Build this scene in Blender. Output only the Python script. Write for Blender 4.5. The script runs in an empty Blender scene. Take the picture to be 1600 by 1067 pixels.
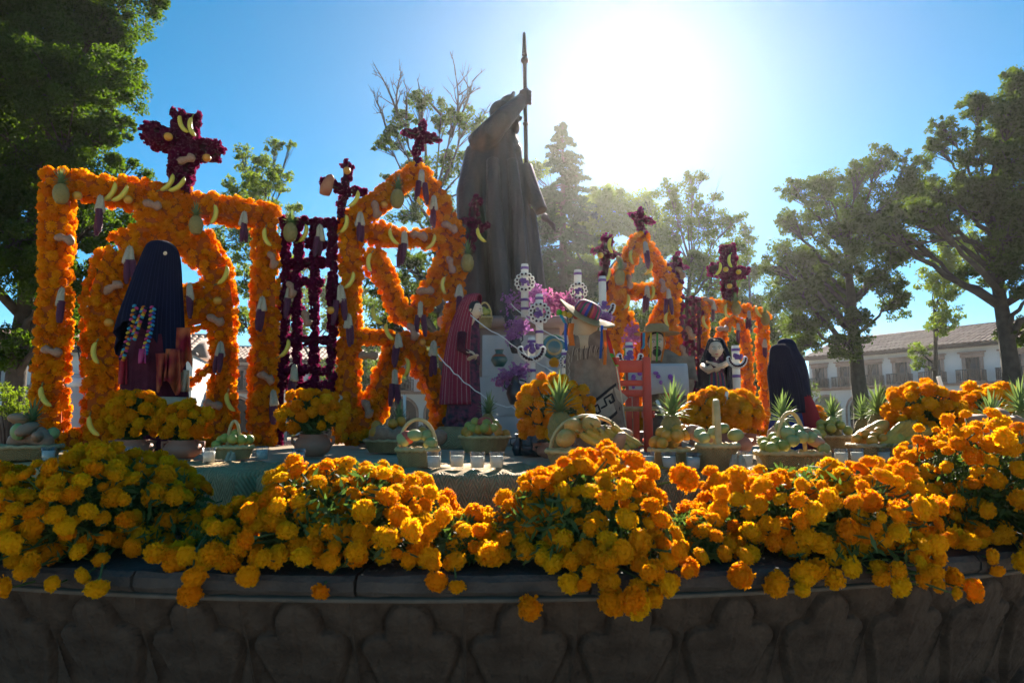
import bpy, bmesh, math, random
import numpy as np
from mathutils import Vector, Matrix, Quaternion

# ------------------------------------------------------------------ camera, sky, sun, exposure
scene = bpy.context.scene
C = scene.collection
PITCH = math.radians(6.5)
CAM = Vector((0.0, 0.0, 1.6))
FPX = 1066.7                                  # focal length in photo pixels (24 mm on 36 mm, 1600 px wide)
SUN_AZ, SUN_EL = math.radians(10.5), math.radians(28.5)

cd = bpy.data.cameras.new('camera'); cam = bpy.data.objects.new('camera', cd); C.objects.link(cam)
cd.lens = 24; cd.sensor_width = 36; cd.clip_start = 0.05; cd.clip_end = 1500
cam.location = CAM; cam.rotation_euler = (math.pi / 2 + PITCH, 0, 0)
cd.dof.use_dof = True; cd.dof.focus_distance = 4.6; cd.dof.aperture_fstop = 5.6
scene.camera = cam

world = bpy.data.worlds.new('World'); scene.world = world; world.use_nodes = True
wn = world.node_tree.nodes; wl = world.node_tree.links; wn.clear()
wo = wn.new('ShaderNodeOutputWorld'); bg = wn.new('ShaderNodeBackground'); sky = wn.new('ShaderNodeTexSky')
sky.sky_type = 'NISHITA'; sky.sun_disc = False
sky.sun_elevation = SUN_EL; sky.sun_rotation = SUN_AZ
sky.altitude = 2100; sky.air_density = 0.85; sky.dust_density = 0.42; sky.ozone_density = 2.5
bg.inputs['Strength'].default_value = 0.05
hs = wn.new('ShaderNodeHueSaturation'); hs.inputs['Saturation'].default_value = 1.34; hs.inputs['Hue'].default_value = 0.480
wl.new(sky.outputs['Color'], hs.inputs['Color']); wl.new(hs.outputs['Color'], bg.inputs['Color']); wl.new(bg.outputs['Background'], wo.inputs['Surface'])

sd = bpy.data.lights.new('sun', 'SUN'); sun = bpy.data.objects.new('sun', sd); C.objects.link(sun)
sd.energy = 5.0; sd.angle = math.radians(0.53); sd.color = (1.0, 0.90, 0.75)
SUN_DIR = Vector((math.sin(SUN_AZ) * math.cos(SUN_EL), math.cos(SUN_AZ) * math.cos(SUN_EL), math.sin(SUN_EL)))
sun.rotation_euler = SUN_DIR.to_track_quat('Z', 'Y').to_euler(); sun.location = SUN_DIR * 60

vs = scene.view_settings
vs.view_transform = 'Standard'; vs.look = 'None'; vs.exposure = 1.85; vs.gamma = 1.0
vs.use_curve_mapping = False
cy = scene.cycles
cy.use_denoising = True; cy.max_bounces = 6; cy.diffuse_bounces = 2; cy.glossy_bounces = 2; cy.transmission_bounces = 4
cy.transparent_max_bounces = 8; cy.volume_bounces = 0; cy.caustics_reflective = False; cy.caustics_refractive = False
cy.sample_clamp_indirect = 6.0
cy.use_adaptive_sampling = True; cy.adaptive_threshold = 0.02

# ------------------------------------------------------------------ measuring helpers
SP, CP = math.sin(PITCH), math.cos(PITCH)
def ray(px, py):
    u = (px - 800) / FPX; v = (533.5 - py) / FPX
    return Vector((u, CP - v * SP, SP + v * CP))
def P(px, py, Y):                              # the world point seen at a photo pixel, at distance Y
    d = ray(px, py); return CAM + d * (Y / d.y)
def XZ(px, Y, z):                              # world point at distance Y and height z, seen at photo column px
    dep = Y * CP + (z - CAM.z) * SP
    return Vector(((px - 800) / FPX * dep, Y, z))
def pix(n, Y): return n / FPX * Y
R = random.Random(11)
NR = np.random.default_rng(5)
def U(a, b): return R.uniform(a, b)

# ------------------------------------------------------------------ materials
MATS = {}
def mat(name, col, col2=None, rough=0.7, spec=0.3, scale=8.0, bump=0.0, bscale=None, transl=0.0, tcol=None, metal=0.0, rnd=None,
        detail=6.0, stretch=None, emit=None, rndamt=1.0, stripes=None, uvcol=None):
    m = bpy.data.materials.new(name); m.use_nodes = True
    nt = m.node_tree; N = nt.nodes; L = nt.links; b = N['Principled BSDF']; out = N['Material Output']
    b.inputs['Roughness'].default_value = rough; b.inputs['Specular IOR Level'].default_value = spec; b.inputs['Metallic'].default_value = metal
    b.inputs['Base Color'].default_value = (*col, 1)
    csock = None
    tc = N.new('ShaderNodeTexCoord')
    if col2 is not None:
        mx = N.new('ShaderNodeMix'); mx.data_type = 'RGBA'
        mx.inputs[6].default_value = (*col, 1); mx.inputs[7].default_value = (*col2, 1)
        if rnd == 'object':
            oi = N.new('ShaderNodeObjectInfo'); L.new(oi.outputs['Random'], mx.inputs[0])
        elif rnd == 'attr':
            at = N.new('ShaderNodeAttribute'); at.attribute_name = 'rnd'; L.new(at.outputs['Fac'], mx.inputs[0])
        elif rnd == 'island':
            g = N.new('ShaderNodeNewGeometry'); L.new(g.outputs['Random Per Island'], mx.inputs[0])
        else:
            nz = N.new('ShaderNodeTexNoise'); nz.inputs['Scale'].default_value = scale; nz.inputs['Detail'].default_value = detail
            if stretch:
                mp = N.new('ShaderNodeMapping'); mp.inputs['Scale'].default_value = stretch; L.new(tc.outputs['Object'], mp.inputs['Vector']); L.new(mp.outputs[0], nz.inputs['Vector'])
            else: L.new(tc.outputs['Object'], nz.inputs['Vector'])
            cr = N.new('ShaderNodeMapRange'); cr.inputs[1].default_value = 0.36; cr.inputs[2].default_value = 0.64
            L.new(nz.outputs['Fac'], cr.inputs[0]); L.new(cr.outputs[0], mx.inputs[0])
        csock = mx.outputs[2]
    if uvcol is not None:
        csock = uvcol(nt, csock)
    if csock is not None: L.new(csock, b.inputs['Base Color'])
    if bump:
        nb = N.new('ShaderNodeTexNoise'); nb.inputs['Scale'].default_value = bscale or scale * 4; nb.inputs['Detail'].default_value = 5
        L.new(tc.outputs['Object'], nb.inputs['Vector'])
        bp = N.new('ShaderNodeBump'); bp.inputs['Strength'].default_value = bump; bp.inputs['Distance'].default_value = 0.02
        L.new(nb.outputs['Fac'], bp.inputs['Height']); L.new(bp.outputs['Normal'], b.inputs['Normal'])
    if transl:
        t = N.new('ShaderNodeBsdfTranslucent'); ms = N.new('ShaderNodeMixShader'); ms.inputs[0].default_value = transl
        if tcol is not None: t.inputs['Color'].default_value = (*tcol, 1)
        elif csock is not None: L.new(csock, t.inputs['Color'])
        else: t.inputs['Color'].default_value = (*col, 1)
        L.new(b.outputs[0], ms.inputs[1]); L.new(t.outputs[0], ms.inputs[2]); L.new(ms.outputs[0], out.inputs['Surface'])
    if emit: b.inputs['Emission Color'].default_value = (*emit[0], 1); b.inputs['Emission Strength'].default_value = emit[1]
    MATS[name] = m
    return m

def uv_bands(spec, axis='Y', freq=1.0):
    """colour bands along a UV axis: list of (position, colour), constant steps, repeated freq times"""
    def f(nt, base):
        N, L = nt.nodes, nt.links
        tc = N.new('ShaderNodeTexCoord'); sx = N.new('ShaderNodeSeparateXYZ'); L.new(tc.outputs['UV'], sx.inputs[0])
        mu = N.new('ShaderNodeMath'); mu.operation = 'MULTIPLY'; mu.inputs[1].default_value = freq; L.new(sx.outputs[axis], mu.inputs[0])
        fr = N.new('ShaderNodeMath'); fr.operation = 'FRACT'; L.new(mu.outputs[0], fr.inputs[0])
        cr = N.new('ShaderNodeValToRGB'); cr.color_ramp.interpolation = 'CONSTANT'
        e = cr.color_ramp.elements
        e[0].position, e[0].color = spec[0][0], (*spec[0][1], 1)
        e[1].position, e[1].color = spec[1][0], (*spec[1][1], 1)
        for p, c in spec[2:]:
            k = e.new(p); k.color = (*c, 1)
        L.new(fr.outputs[0], cr.inputs[0])
        return cr.outputs['Color']
    return f

def weave(c1, c2, sx_, sy_):
    def f(nt, base):
        N, L = nt.nodes, nt.links
        tc = N.new('ShaderNodeTexCoord'); s = N.new('ShaderNodeSeparateXYZ'); L.new(tc.outputs['UV'], s.inputs[0])
        def m(op, a, b=None, v=None):
            n = N.new('ShaderNodeMath'); n.operation = op
            L.new(a, n.inputs[0])
            if b is not None: L.new(b, n.inputs[1])
            if v is not None: n.inputs[1].default_value = v
            return n.outputs[0]
        x = m('MULTIPLY', s.outputs['X'], v=sx_); y = m('MULTIPLY', s.outputs['Y'], v=sy_)
        t = m('PINGPONG', x, v=1.0)
        d = m('SINE', m('MULTIPLY', m('ADD', y, m('MULTIPLY', t, v=2.0)), v=6.283))
        nz = N.new('ShaderNodeTexNoise'); nz.inputs['Scale'].default_value = 14; L.new(tc.outputs['Object'], nz.inputs['Vector'])
        d2 = m('ADD', m('MULTIPLY', d, v=0.28), nz.outputs['Fac'])
        mx = N.new('ShaderNodeMix'); mx.data_type = 'RGBA'; mx.inputs[6].default_value = (*c1, 1); mx.inputs[7].default_value = (*c2, 1)
        L.new(d2, mx.inputs[0])
        bp = N.new('ShaderNodeBump'); bp.inputs['Strength'].default_value = 0.7; bp.inputs['Distance'].default_value = 0.006
        L.new(d, bp.inputs['Height']); L.new(bp.outputs['Normal'], N['Principled BSDF'].inputs['Normal'])
        return mx.outputs[2]
    return f

# ------------------------------------------------------------------ mesh helpers
class MB:
    def __init__(s): s.v = []; s.f = []; s.m = []; s.uv = []; s.n = 0
    def add(s, verts, faces, mi=0, uvs=None):
        o = len(s.v); s.v += [tuple(p) for p in verts]
        for k, fc in enumerate(faces):
            s.f.append([i + o for i in fc]); s.m.append(mi)
        if uvs is not None:
            while len(s.uv) < o: s.uv.append((0, 0))
            s.uv += uvs
        return s
    def box(s, c, d, mi=0, rz=0.0, bev=0.0):
        x, y, z = d[0] / 2, d[1] / 2, d[2] / 2
        if bev:
            b = bev; vs_ = []
            for sz in (-1, 1):
                for (ax, ay) in ((x - b, y), (x, y - b)):
                    pass
            prof = [(-x + b, -y), (x - b, -y), (x, -y + b), (x, y - b), (x - b, y), (-x + b, y), (-x, y - b), (-x, -y + b)]
            vs_ = []
            for zz, k in ((-z, b), (-z + b, 0), (z - b, 0), (z, b)):
                for (px_, py_) in prof:
                    fx = (x - k) / x; fy = (y - k) / y
                    vs_.append((px_ * fx, py_ * fy, zz))
            fs = [[i, (i + 1) % 8, 8 + (i + 1) % 8, 8 + i] for i in range(8)]
            fs += [[8 + i, 8 + (i + 1) % 8, 16 + (i + 1) % 8, 16 + i] for i in range(8)]
            fs += [[16 + i, 16 + (i + 1) % 8, 24 + (i + 1) % 8, 24 + i] for i in range(8)]
            fs += [list(range(7, -1, -1)), list(range(24, 32))]
        else:
            vs_ = [(-x, -y, -z), (x, -y, -z), (x, y, -z), (-x, y, -z), (-x, -y, z), (x, -y, z), (x, y, z), (-x, y, z)]
            fs = [[3, 2, 1, 0], [4, 5, 6, 7], [0, 1, 5, 4], [1, 2, 6, 5], [2, 3, 7, 6], [3, 0, 4, 7]]
        cs, sn = math.cos(rz), math.sin(rz)
        return s.add([(c[0] + p[0] * cs - p[1] * sn, c[1] + p[0] * sn + p[1] * cs, c[2] + p[2]) for p in vs_], fs, mi)
    def tube(s, pts, rad, n=6, mi=0, cap=True, squash=1.0):
        pts = [Vector(p) for p in pts]; k = len(pts)
        if not hasattr(rad, '__len__'): rad = [rad] * k
        vs_ = []; uvs = []; up = None
        for i, p in enumerate(pts):
            t = (pts[min(i + 1, k - 1)] - pts[max(i - 1, 0)])
            t = t.normalized() if t.length > 1e-9 else Vector((0, 0, 1))
            if up is None:
                up = Vector((0, 0, 1)) if abs(t.z) < 0.9 else Vector((0, 1, 0))
            a = t.cross(up)
            if a.length < 1e-6: a = t.orthogonal()
            a.normalize(); b = a.cross(t).normalized(); up = b
            for j in range(n):
                th = 2 * math.pi * j / n
                vs_.append(p + a * math.cos(th) * rad[i] + b * math.sin(th) * rad[i] * squash); uvs.append((j / n, i / max(1, k - 1)))
        fs = [[i * n + j, i * n + (j + 1) % n, (i + 1) * n + (j + 1) % n, (i + 1) * n + j] for i in range(k - 1) for j in range(n)]
        if cap: fs += [list(range(n - 1, -1, -1)), list(range((k - 1) * n, k * n))]
        return s.add(vs_, fs, mi, uvs)
    def lathe(s, prof, c=(0, 0, 0), n=24, mi=0, wob=None, sx=1.0, sy=1.0):
        vs_ = []; uvs = []; k = len(prof)
        for i, (r, z) in enumerate(prof):
            for j in range(n):
                th = 2 * math.pi * j / n; rr = r * (wob(th, i / (k - 1)) if wob else 1)
                vs_.append((c[0] + rr * math.cos(th) * sx, c[1] + rr * math.sin(th) * sy, c[2] + z)); uvs.append((j / n, i / (k - 1)))
        fs = [[i * n + j, i * n + (j + 1) % n, (i + 1) * n + (j + 1) % n, (i + 1) * n + j] for i in range(k - 1) for j in range(n)]
        if prof[0][0] > 1e-5: fs.append(list(range(n - 1, -1, -1)))
        if prof[-1][0] > 1e-5: fs.append(list(range((k - 1) * n, k * n)))
        return s.add(vs_, fs, mi, uvs)
    def ball(s, c, r, n=10, mi=0, rot=None, fn=None):
        if not hasattr(r, '__len__'): r = (r, r, r)
        k = max(4, n // 2 + 1); vs_ = []; uvs = []
        for i in range(k + 1):
            ph = math.pi * i / k
            for j in range(n):
                th = 2 * math.pi * j / n
                d = Vector((math.sin(ph) * math.cos(th), math.sin(ph) * math.sin(th), -math.cos(ph)))
                q = 1.0 if fn is None else fn(d)
                p = Vector((d.x * r[0] * q, d.y * r[1] * q, d.z * r[2] * q))
                if rot is not None: p = rot @ p
                vs_.append((c[0] + p.x, c[1] + p.y, c[2] + p.z)); uvs.append((j / n, i / k))
        fs = [[i * n + j, i * n + (j + 1) % n, (i + 1) * n + (j + 1) % n, (i + 1) * n + j] for i in range(k) for j in range(n)]
        return s.add(vs_, fs, mi, uvs)
    def merge(s, o, M):
        off = len(s.v); s.v += [tuple(M @ Vector(p)) for p in o.v]; s.f += [[i + off for i in f] for f in o.f]; s.m += o.m
        return s
    def mesh(s, name, mats, smooth=True):
        me = bpy.data.meshes.new(name); me.from_pydata(s.v, [], s.f)
        for m_ in (mats if isinstance(mats, (list, tuple)) else [mats]): me.materials.append(m_ if not isinstance(m_, str) else MATS[m_])
        if any(s.m): me.polygons.foreach_set('material_index', s.m)
        if smooth: me.polygons.foreach_set('use_smooth', [True] * len(s.f))
        if s.uv:
            while len(s.uv) < len(s.v): s.uv.append((0, 0))
            ul = me.uv_layers.new(name='UVMap'); li = np.empty(len(me.loops), dtype=np.int32); me.loops.foreach_get('vertex_index', li)
            ul.data.foreach_set('uv', np.array(s.uv, dtype=np.float32)[li].ravel())
        me.update()
        return me
    def build(s, name, mats, parent=None, loc=None, smooth=True):
        return obj(name, s.mesh(name, mats, smooth), parent, loc)

def obj(name, me, parent=None, loc=None):
    o = bpy.data.objects.new(name, me); C.objects.link(o)
    if parent is not None: o.parent = parent
    if loc is not None: o.location = loc
    return o
def np_mesh(name, V, F, mats, rnd=None, smooth=False, mi=None):
    """V (n,3), F (m,k) arrays"""
    me = bpy.data.meshes.new(name); n, k = F.shape
    me.vertices.add(len(V)); me.vertices.foreach_set('co', np.asarray(V, dtype=np.float32).ravel())
    me.loops.add(n * k); me.loops.foreach_set('vertex_index', np.asarray(F, dtype=np.int32).ravel())
    me.polygons.add(n); me.polygons.foreach_set('loop_start', np.arange(0, n * k, k, dtype=np.int32))
    me.polygons.foreach_set('loop_total', np.full(n, k, dtype=np.int32))
    for m_ in (mats if isinstance(mats, (list, tuple)) else [mats]): me.materials.append(MATS[m_] if isinstance(m_, str) else m_)
    if mi is not None: me.polygons.foreach_set('material_index', np.asarray(mi, dtype=np.int32))
    if smooth: me.polygons.foreach_set('use_smooth', np.ones(n, dtype=bool))
    if rnd is not None:
        a = me.attributes.new('rnd', 'FLOAT', 'FACE'); a.data.foreach_set('value', np.asarray(rnd, dtype=np.float32))
    me.update(calc_edges=True); me.validate()
    return me
def tag(o, label, cat=None, group=None, kind=None):
    if label: o['label'] = label
    if cat: o['category'] = cat
    if group: o['group'] = group
    if kind: o['kind'] = kind
    return o
def thing(name, label, cat, loc=(0, 0, 0), rz=0.0, group=None):
    o = bpy.data.objects.new(name, None); C.objects.link(o); o.location = loc; o.rotation_euler = (0, 0, rz); o.empty_display_size = 0.1
    return tag(o, label, cat, group)
def struct(o): o['kind'] = 'structure'; return o
def orient(n, spin=None):
    q = Vector((0, 0, 1)).rotation_difference(Vector(n).normalized())
    return q @ Quaternion((0, 0, 1), R.uniform(0, 6.283) if spin is None else spin)
def spawn(name, me, parent, loc, q, sc=1.0):
    o = bpy.data.objects.new(name, me); C.objects.link(o); o.parent = parent
    o.rotation_mode = 'QUATERNION'; o.location = loc; o.rotation_quaternion = q; o.scale = (sc, sc, sc) if not hasattr(sc, '__len__') else sc
    return o
def shift(mb, d):
    mb.v = [(p[0] - d[0], p[1] - d[1], p[2] - d[2]) for p in mb.v]; return mb

# ------------------------------------------------------------------ palette
mat('petal_near', (0.90, 0.31, 0.003), (0.93, 0.53, 0.006), rough=0.75, spec=0.08, transl=0.62, rnd='object')
mat('petal_far', (0.80, 0.19, 0.003), (0.92, 0.40, 0.004), rough=0.8, spec=0.1, transl=0.55, rnd='object')
mat('petal_mass', (0.80, 0.19, 0.003), (0.92, 0.40, 0.004), rough=0.8, spec=0.1, transl=0.55, rnd='attr')
mat('velvet', (0.075, 0.004, 0.022), (0.12, 0.006, 0.045), rough=0.85, spec=0.1, transl=0.3, tcol=(0.32, 0.015, 0.10), rnd='object')
mat('velvet_mass', (0.075, 0.004, 0.022), (0.12, 0.006, 0.045), rough=0.85, spec=0.1, transl=0.3, tcol=(0.32, 0.015, 0.10), rnd='attr')
mat('green', (0.045, 0.085, 0.02), (0.075, 0.12, 0.03), rough=0.6, transl=0.35, tcol=(0.12, 0.22, 0.03), rnd='island')
mat('stem', (0.07, 0.12, 0.03), rough=0.6)
mat('core', (0.42, 0.09, 0.008), rough=0.9)
mat('purple_core', (0.05, 0.01, 0.02), rough=0.9)
mat('stone', (0.036, 0.022, 0.014), (0.070, 0.046, 0.031), rough=0.88, spec=0.25, scale=9, bump=0.5, bscale=60)
mat('coping', (0.042, 0.032, 0.026), (0.072, 0.056, 0.045), rough=0.85, spec=0.25, scale=7, bump=0.5, bscale=50)
mat('mortar', (0.11, 0.09, 0.07), (0.08, 0.066, 0.052), rough=0.9, scale=20)
mat('petate', (0.42, 0.30, 0.17), rough=0.75, spec=0.12, uvcol=weave((0.32, 0.19, 0.08), (0.58, 0.40, 0.20), 26, 22))
mat('deck', (0.34, 0.25, 0.16), (0.42, 0.32, 0.21), spec=0.1, rough=0.9, scale=5)
mat('straw', (0.60, 0.40, 0.15), (0.70, 0.50, 0.22), rough=0.6, scale=30, bump=0.4, transl=0.12)
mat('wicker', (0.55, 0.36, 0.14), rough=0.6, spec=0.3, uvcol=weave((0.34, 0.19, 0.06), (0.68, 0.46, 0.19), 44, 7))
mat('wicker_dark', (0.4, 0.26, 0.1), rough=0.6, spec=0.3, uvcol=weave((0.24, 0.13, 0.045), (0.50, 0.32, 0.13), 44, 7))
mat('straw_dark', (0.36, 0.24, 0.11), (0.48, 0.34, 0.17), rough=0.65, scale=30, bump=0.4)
mat('clay', (0.30, 0.115, 0.065), (0.36, 0.15, 0.09), rough=0.6, scale=6, bump=0.2)
mat('bronze', (0.088, 0.058, 0.043), (0.040, 0.034, 0.030), rough=0.5, spec=0.4, scale=1.6, bump=0.5, bscale=30, stretch=(5, 5, .7))
mat('bark', (0.045, 0.034, 0.027), (0.07, 0.054, 0.043), rough=0.95, scale=6, bump=0.9, bscale=18)
mat('white_cloth', (0.50, 0.455, 0.42), (0.42, 0.38, 0.355), rough=0.9, scale=2.5)
mat('banana', (0.72, 0.50, 0.06), (0.60, 0.52, 0.08), rough=0.45, scale=9, transl=0.08)
mat('banana_tip', (0.22, 0.18, 0.05), rough=0.8)
mat('ripe_banana', (0.58, 0.36, 0.05), (0.36, 0.22, 0.05), rough=0.5, scale=4)
mat('pine_skin', (0.32, 0.22, 0.06), (0.20, 0.17, 0.06), rough=0.6, scale=40, bump=0.4)
mat('pine_leaf', (0.10, 0.16, 0.07), (0.16, 0.22, 0.10), rough=0.5, transl=0.3, tcol=(0.25, 0.36, 0.08), rnd='island')
mat('corn_purple', (0.085, 0.018, 0.045), (0.12, 0.03, 0.06), rough=0.4, scale=60, bump=0.6, bscale=120)
mat('husk', (0.50, 0.40, 0.26), (0.58, 0.49, 0.34), rough=0.7, scale=25, transl=0.25)
mat('squash_tan', (0.27, 0.13, 0.075), (0.36, 0.19, 0.11), rough=0.55, scale=10, bump=0.2)
mat('squash_red', (0.34, 0.10, 0.05), (0.44, 0.18, 0.08), rough=0.5, scale=10)
mat('orange_skin', (0.60, 0.22, 0.02), (0.52, 0.28, 0.03), rough=0.45, spec=0.4, rnd='object', bump=0.1)
mat('lime_skin', (0.25, 0.28, 0.05), (0.42, 0.36, 0.07), rough=0.45, rnd='object')
mat('chayote', (0.24, 0.28, 0.085), (0.36, 0.37, 0.14), rough=0.5, rnd='object')
mat('papaya', (0.58, 0.26, 0.06), (0.62, 0.36, 0.08), rough=0.45, scale=8)
mat('apple_red', (0.36, 0.035, 0.04), (0.46, 0.12, 0.06), rough=0.4, scale=14)
mat('yam', (0.36, 0.17, 0.09), (0.46, 0.25, 0.14), rough=0.6, rnd='object')
mat('skin_wax', (0.62, 0.42, 0.27), (0.66, 0.46, 0.30), rough=0.45, scale=3)
mat('skin_dark', (0.42, 0.25, 0.15), (0.46, 0.28, 0.17), rough=0.5, scale=3)
mat('hair', (0.012, 0.010, 0.010), rough=0.5)
mat('eye_white', (0.7, 0.68, 0.62), rough=0.3)
mat('lips', (0.40, 0.10, 0.08), rough=0.4)
mat('wax', (0.86, 0.82, 0.74), rough=0.4, transl=0.3)
mat('red_wood', (0.60, 0.085, 0.045), (0.50, 0.065, 0.038), rough=0.5, scale=6)
mat('black_clay', (0.022, 0.022, 0.026), rough=0.35, spec=0.5)
mat('iron', (0.022, 0.022, 0.024), rough=0.55)
mat('rope_white', (0.75, 0.73, 0.70), rough=0.8, transl=0.3)
g_ = mat('glass', (0.92, 0.94, 0.94), rough=0.06, spec=0.5)
gn = g_.node_tree; gt = gn.nodes.new('ShaderNodeBsdfTransparent'); gg = gn.nodes.new('ShaderNodeBsdfGlossy'); gf = gn.nodes.new('ShaderNodeLayerWeight'); gm = gn.nodes.new('ShaderNodeMixShader')
gg.inputs['Roughness'].default_value = 0.08; gt.inputs['Color'].default_value = (0.94, 0.96, 0.96, 1); gf.inputs['Blend'].default_value = 0.12
gn.links.new(gf.outputs['Facing'], gm.inputs[0]); gn.links.new(gt.outputs[0], gm.inputs[1]); gn.links.new(gg.outputs[0], gm.inputs[2]); gn.links.new(gm.outputs[0], gn.nodes['Material Output'].inputs['Surface'])

# ================================================================== THE SETTING
mat('paving', (0.40, 0.335, 0.265), (0.48, 0.41, 0.33), rough=0.85, scale=0.6, bump=0.2)
mat('lawn', (0.035, 0.065, 0.015), (0.06, 0.095, 0.02), rough=0.9, scale=2, bump=0.6)
mat('plaster', (0.66, 0.65, 0.64), (0.60, 0.59, 0.58), rough=0.9, scale=0.5)
mat('cantera', (0.30, 0.19, 0.15), (0.36, 0.24, 0.19), rough=0.85, scale=3, bump=0.2)
mat('dark_glass', (0.02, 0.022, 0.025), rough=0.15, spec=0.5)
mat('dark_wood', (0.05, 0.03, 0.022), rough=0.7)
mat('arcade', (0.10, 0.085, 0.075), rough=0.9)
mat('tile', (0.22, 0.125, 0.09), (0.32, 0.20, 0.15), rough=0.8, rnd='island')
mat('hedge', (0.035, 0.07, 0.015), (0.07, 0.12, 0.03), rough=0.7, transl=0.3, tcol=(0.14, 0.22, 0.03), rnd='island')
for nm, a, b_, t in (('leaf_dark', (0.018, 0.040, 0.008), (0.030, 0.060, 0.011), (0.11, 0.20, 0.006)),
                     ('leaf_mid', (0.045, 0.075, 0.018), (0.075, 0.105, 0.025), (0.24, 0.34, 0.015)),
                     ('leaf_oak', (0.030, 0.046, 0.013), (0.052, 0.070, 0.020), (0.115, 0.18, 0.010)),
                     ('leaf_fir', (0.022, 0.042, 0.020), (0.04, 0.065, 0.028), (0.06, 0.10, 0.03))):
    mat(nm, a, b_, rough=0.65, spec=0.08, transl=0.45, tcol=t, rnd='island')

g = MB(); g.add([(-400, -60, 0), (400, -60, 0), (400, 700, 0), (-400, 700, 0)], [[0, 1, 2, 3]])
struct(g.build('ground', 'paving'))
for k, (x0, x1, y0, y1) in enumerate(((-30, -7, 14, 24), (7.5, 30, 13.5, 24), (-26, -6, 30, 42), (5, 24, 30, 44))):
    m = MB(); m.box(((x0 + x1) / 2, (y0 + y1) / 2, 0.06), (x1 - x0, y1 - y0, 0.12), bev=0.03)
    struct(m.build('lawn', 'lawn'))

# ------------------------------------------------------------------ the stone basin
BC = Vector((-0.25, 6.8, 0)); BR = 5.0
RIM_Z = 1.2
basin = thing('stone_basin', 'round dark stone fountain basin carved with large lobed leaves below a coping', 'fountain', (BC.x, BC.y, 0))
NP = 104
def leaf_panel(sd):
    q1, q2, q3 = [1 + 0.07 * math.sin(sd * 2.3 + k) for k in (0, 2, 4)]
    ns, nz = 61, 74; s_ = np.linspace(-0.151, 0.151, ns); z_ = np.linspace(0.52, 1.145, nz)
    S, Z = np.meshgrid(s_, z_)
    def circ(cx, cz, rx, rz): return (1 - np.sqrt(((S - cx) / rx) ** 2 + ((Z - cz) / rz) ** 2)) * min(rx, rz)
    lobe = np.maximum(circ(0, 1.055, 0.060 * q1, 0.062 * q2), np.minimum(0.060 * q1 - np.abs(S), np.minimum(1.06 - Z, Z - 0.9)))
    w = np.interp(Z, [0.70, 0.76, 0.84, 0.92, 0.98, 1.0], [0.0, 0.035, 0.075, 0.108, 0.128, 0.128])
    body = np.minimum(w - np.abs(S), np.minimum(0.985 - Z, Z - 0.70))
    side = np.maximum(circ(-0.078, 0.985, 0.052 * q2, 0.045 * q3), circ(0.078, 0.985 + 0.006 * q1, 0.052 * q3, 0.045))
    sd_ = np.maximum(np.maximum(lobe, body), side)
    low = np.maximum(circ(-0.10, 0.68, 0.05, 0.06), circ(0.10, 0.68, 0.05, 0.06))
    sd_ = np.maximum(sd_, low)
    h = 0.020 * np.clip((sd_ + 0.001) / 0.006, 0, 1) ** 0.6 + 0.012 * np.clip(sd_ / 0.05, 0, 1)
    h -= 0.017 * np.exp(-((sd_ + 0.005) / 0.0045) ** 2)                        # incised outline
    inside = sd_ > 0.004
    for v in (np.abs(S) - 0.0, np.abs(np.abs(S) - np.clip(1.0 * (Z - 0.72) * 0.42, 0, 0.09)) + np.clip(Z - 0.95, 0, 1)):
        h -= np.where(inside, 0.006 * np.exp(-(v / 0.004) ** 2), 0)
    h += 0.016 * np.exp(-((np.abs(S) - 0.150) / 0.008) ** 2)                  # stem between two leaves
    # lobes behind, between centre lobe and the stem
    bk = np.maximum(circ(-0.115, 1.10, 0.038, 0.09), circ(0.115, 1.10, 0.038, 0.09))
    h += np.where(sd_ < -0.008, 0.008 * np.clip(bk / 0.012, 0, 1), 0)
    rr = np.interp(Z, [0.5, 0.75, 0.95, 1.08, 1.145], [BR - 0.30, BR - 0.23, BR - 0.14, BR - 0.075, BR - 0.06]) + h * 0.8 + NR.normal(0, 0.0007, S.shape) + 0.004 * np.sin(S * 31 + sd) * np.sin(Z * 23 + 2 * sd) - 0.006 * (np.sin(S * 83 + sd * 5) * np.sin(Z * 71 + sd) > 0.93)
    th = S / (BR - 0.1)
    V = np.stack([rr * np.sin(th), -rr * np.cos(th), Z], -1).reshape(-1, 3)
    i = np.arange(nz - 1)[:, None] * ns + np.arange(ns - 1)[None, :]
    F = np.stack([i, i + 1, i + 1 + ns, i + ns], -1).reshape(-1, 4)
    return np_mesh('stone_panel', V, F, 'stone', smooth=True)
pms = [leaf_panel(q) for q in range(5)]
t0_ = (XZ(905, 1.9, 1.0).x - BC.x) / BR + math.pi / NP
for k in range(NP):
    o = obj('stone_panel', pms[(k * 7 + k // 3) % 5], basin); o.rotation_euler = (0, 0, t0_ + 2 * math.pi * k / NP)
NC = 52
cm_ = MB(); n_ = 6
def arcbox(mb, r0, r1, z0, z1, th, n, bev=0.012, jit=0.0):
    prof = [(r0, z0), (r1 - bev, z0), (r1, z0 + bev), (r1, z1 - bev), (r1 - bev, z1), (r0, z1)]
    k = len(prof); vs_ = []
    for i in range(n + 1):
        a = -th / 2 + th * i / n
        for (r, z) in prof: vs_.append(((r + U(-jit, jit)) * math.sin(a), -(r + U(-jit, jit)) * math.cos(a), z + U(-jit, jit)))
    fs = [[i * k + j, i * k + (j + 1) % k, (i + 1) * k + (j + 1) % k, (i + 1) * k + j] for i in range(n) for j in range(k)]
    fs += [list(range(k)), list(range(n * k + k - 1, n * k - 1, -1))]
    return mb.add(vs_, [f[::-1] for f in fs])
cop = [arcbox(MB(), BR - 0.62, BR + 0.0, 1.148, RIM_Z, 2 * math.pi / NC - 0.0016, 14, 0.014, 0.0022).mesh('coping_stone', 'coping', False) for _ in range(5)]
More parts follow.
